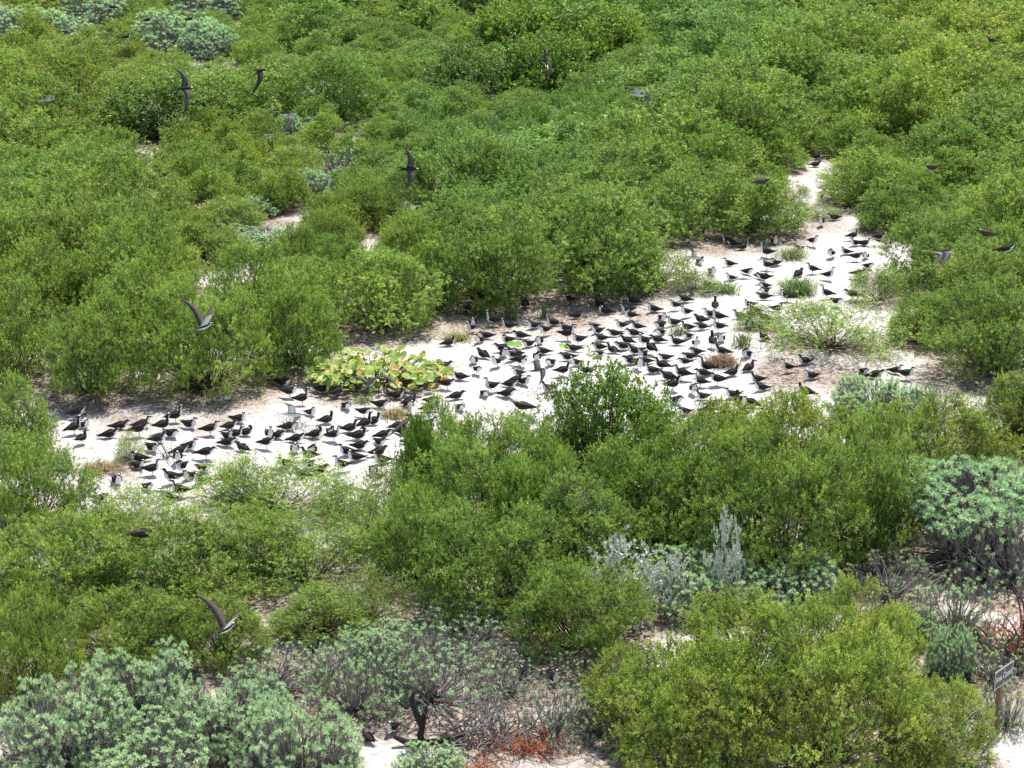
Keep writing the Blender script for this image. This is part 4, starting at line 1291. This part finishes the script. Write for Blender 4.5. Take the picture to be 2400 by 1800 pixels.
GD = 'bare twiggy plants'
tangle('bare_twig_plant', 393, 1075, .1, .1, .55, 12, M_GREYWOOD, 'upright bare grey twig among the terns, left sand strip', .08, .008, 1.2, 3, 8, GD)
tangle('bare_twig_plant', 690, 1000, .3, .3, .40, 46, M_GREYWOOD, 'bare brown twigs under the white flying tern', .07, .005, .9, 4, 8, GD)
tangle('bare_twig_plant', 735, 1020, .2, .2, .45, 26, M_GREYWOOD, 'bare twigs right of the white flying tern', .07, .004, .9, 5, 8, GD)
tangle('bare_twig_plant', 1265, 930, .2, .2, .45, 22, M_GREYWOOD, 'thin bare stems in front of the colony, centre', .07, .004, 1, 6, 8, GD)
tangle('bare_twig_plant', 1040, 880, .35, .25, .4, 40, M_GREYWOOD, 'bare twigs at the right end of the sea grape', .08, .005, .7, 7, 8, GD)
tangle('bare_twig_plant', 540, 540, .7, .5, .5, 60, M_GREYWOOD, 'grey fallen twigs in the small litter clearing, upper left', .12, .008, .6, 8, 8, GD)
tangle('dead_wood', 1130, 1740, .8, .4, .7, 80, M_GREYWOOD, 'arching bare grey branches over the sand, bottom centre', .12, .013, .6, 9, 10, GD)
tangle('dead_wood', 1150, 1560, .7, .4, .5, 60, M_GREYWOOD, 'dead grey branches below the litter patch, lower centre', .10, .009, .5, 10, 9, GD)
tangle('dead_wood', 1310, 1690, .35, .25, .45, 40, M_GREYWOOD, 'dead grey twigs beside the red stems, right side', .08, .007, .8, 11, 8, GD)
tangle('red_stemmed_plant', 1220, 1765, .5, .22, .22, 85, M_RED, 'tangle of bright red and orange stems on the sand, bottom centre', .07, .0065, .4, 12, 8, 'red-stemmed plants')
tangle('red_stemmed_plant', 1120, 1815, .4, .2, .15, 45, M_RED, 'orange stems at the bottom edge, left of the red tangle', .07, .006, .3, 13, 7, 'red-stemmed plants')
tangle('red_stemmed_plant', 2385, 1530, .55, .35, .75, 130, M_RED, 'large clump of bright red stems at the right edge above the sign', .11, .009, 1.0, 14, 9, 'red-stemmed plants')
tangle('dead_wood', 2390, 1560, .3, .3, 1.1, 18, M_BARK, 'dark crooked trunk at the right edge behind the sign', .17, .035, 1.4, 15, 8, GD)
tangle('dead_wood', 2330, 1330, .45, .4, 1.2, 60, M_GREYWOOD, 'forking grey limbs under the domed silvery bush', .18, .022, 1.3, 16, 9, GD)
tangle('dead_wood', 2200, 1010, .3, .3, .5, 30, M_GREYWOOD, 'pale dead twigs right of the silvery bush beside the colony', .09, .007, .9, 17, 8, GD)
# forked dark trunk of the twiggy bush, bottom centre
mb = MB()
for pts in ([(0, 0, 0), (-.03, 0, .22), (.02, .02, .5), (.1, .03, .85)], [(.0, 0, .42), (-.10, 0, .66), (-.16, .02, .9), (-.1, .04, 1.1)], [(.05, 0, .06), (.3, -.02, .12), (.55, 0, .22), (.75, 0, .2)], [(-.05, 0, .05), (-.28, 0, .10), (-.45, 0, .2)]):
    mb.tube(pts, [.075, .055, .04, .02][:len(pts)], 8)
o = link('tree_stump', mb.mesh('tree_stump', [simple('dark_bark', (.05, .042, .038), .9, .4, 25, .1)], True))
g = G(990, 1745); o.location = (g.x, g.y, ground_z(g.x, g.y) - .02)
o.scale = (.8, .8, .75)
tag(o, 'dark forked stump standing on the sand, bottom centre', 'stump')

# ---------------------------------------------------------------- sign
m_board = simple('brown_board', (.075, .05, .038), .5, .15, 15)
m_edge = simple('white_border', (.55, .58, .56), .6)
m_post = simple('wood_post', (.30, .20, .13), .85, .35, 18)
m_text = simple('white_paint', (.62, .63, .6), .6)
gs = G(2337, 1712)
e = empty('area_closed_sign', (gs.x, gs.y, ground_z(gs.x, gs.y) - .02), math.radians(50))
# in the sign's frame the board lies along x and its face looks to -y
mb = MB(); mb.box((-.036, -.018, -.05), (.036, .036, .98)); link('post', mb.mesh('sign_post', [m_post]), e)
bw, bh, bz = .25, .125, .865
mb = MB(); mb.box((-bw, -.034, bz - bh), (bw, -.019, bz + bh)); bo = link('board', mb.mesh('sign_board', [m_board]), e)
mb = MB()
for a in (((-bw, bz + bh - .013), (bw, bz + bh)), ((-bw, bz - bh), (bw, bz - bh + .013)), ((-bw, bz - bh + .013), (-bw + .012, bz + bh - .013)), ((bw - .012, bz - bh + .013), (bw, bz + bh - .013))):
    (x0, z0), (x1, z1) = a
    mb.box((x0, -.038, z0), (x1, -.0345, z1))
link('border', mb.mesh('sign_border', [m_edge]), e)
mb = MB()
for z in (bz + .085, bz - .085):
    mb.tube([(0, -.034, z), (0, -.042, z)], .010, 10)
link('bolts', mb.mesh('sign_bolts', [m_edge]), e)
fc = bpy.data.curves.new('lettering', 'FONT')
fc.body = 'Area Closed'; fc.size = .108; fc.align_x = 'CENTER'; fc.align_y = 'CENTER'; fc.extrude = .0012; fc.offset = .0018
fc.materials.append(m_text)
tmp = bpy.data.objects.new('tmp_text', fc); C.objects.link(tmp)
bpy.context.view_layer.update()
tme = bpy.data.meshes.new_from_object(tmp)
bpy.data.objects.remove(tmp); bpy.data.curves.remove(fc)
tx = bpy.data.objects.new('lettering', tme); C.objects.link(tx); tx.parent = e
tx.location = (0, -.0365, bz); tx.rotation_euler = (PI / 2, 0, 0); tx.scale = (.80, 1.15, 1)
tag(e, 'brown Area Closed sign with white border on a wooden post', 'sign')
print('plants', len(PLANTS))

import sys
sys.stderr.write(f'COUNTS low {len(low)} birds {len(birds)} plants {len(PLANTS)}\n')
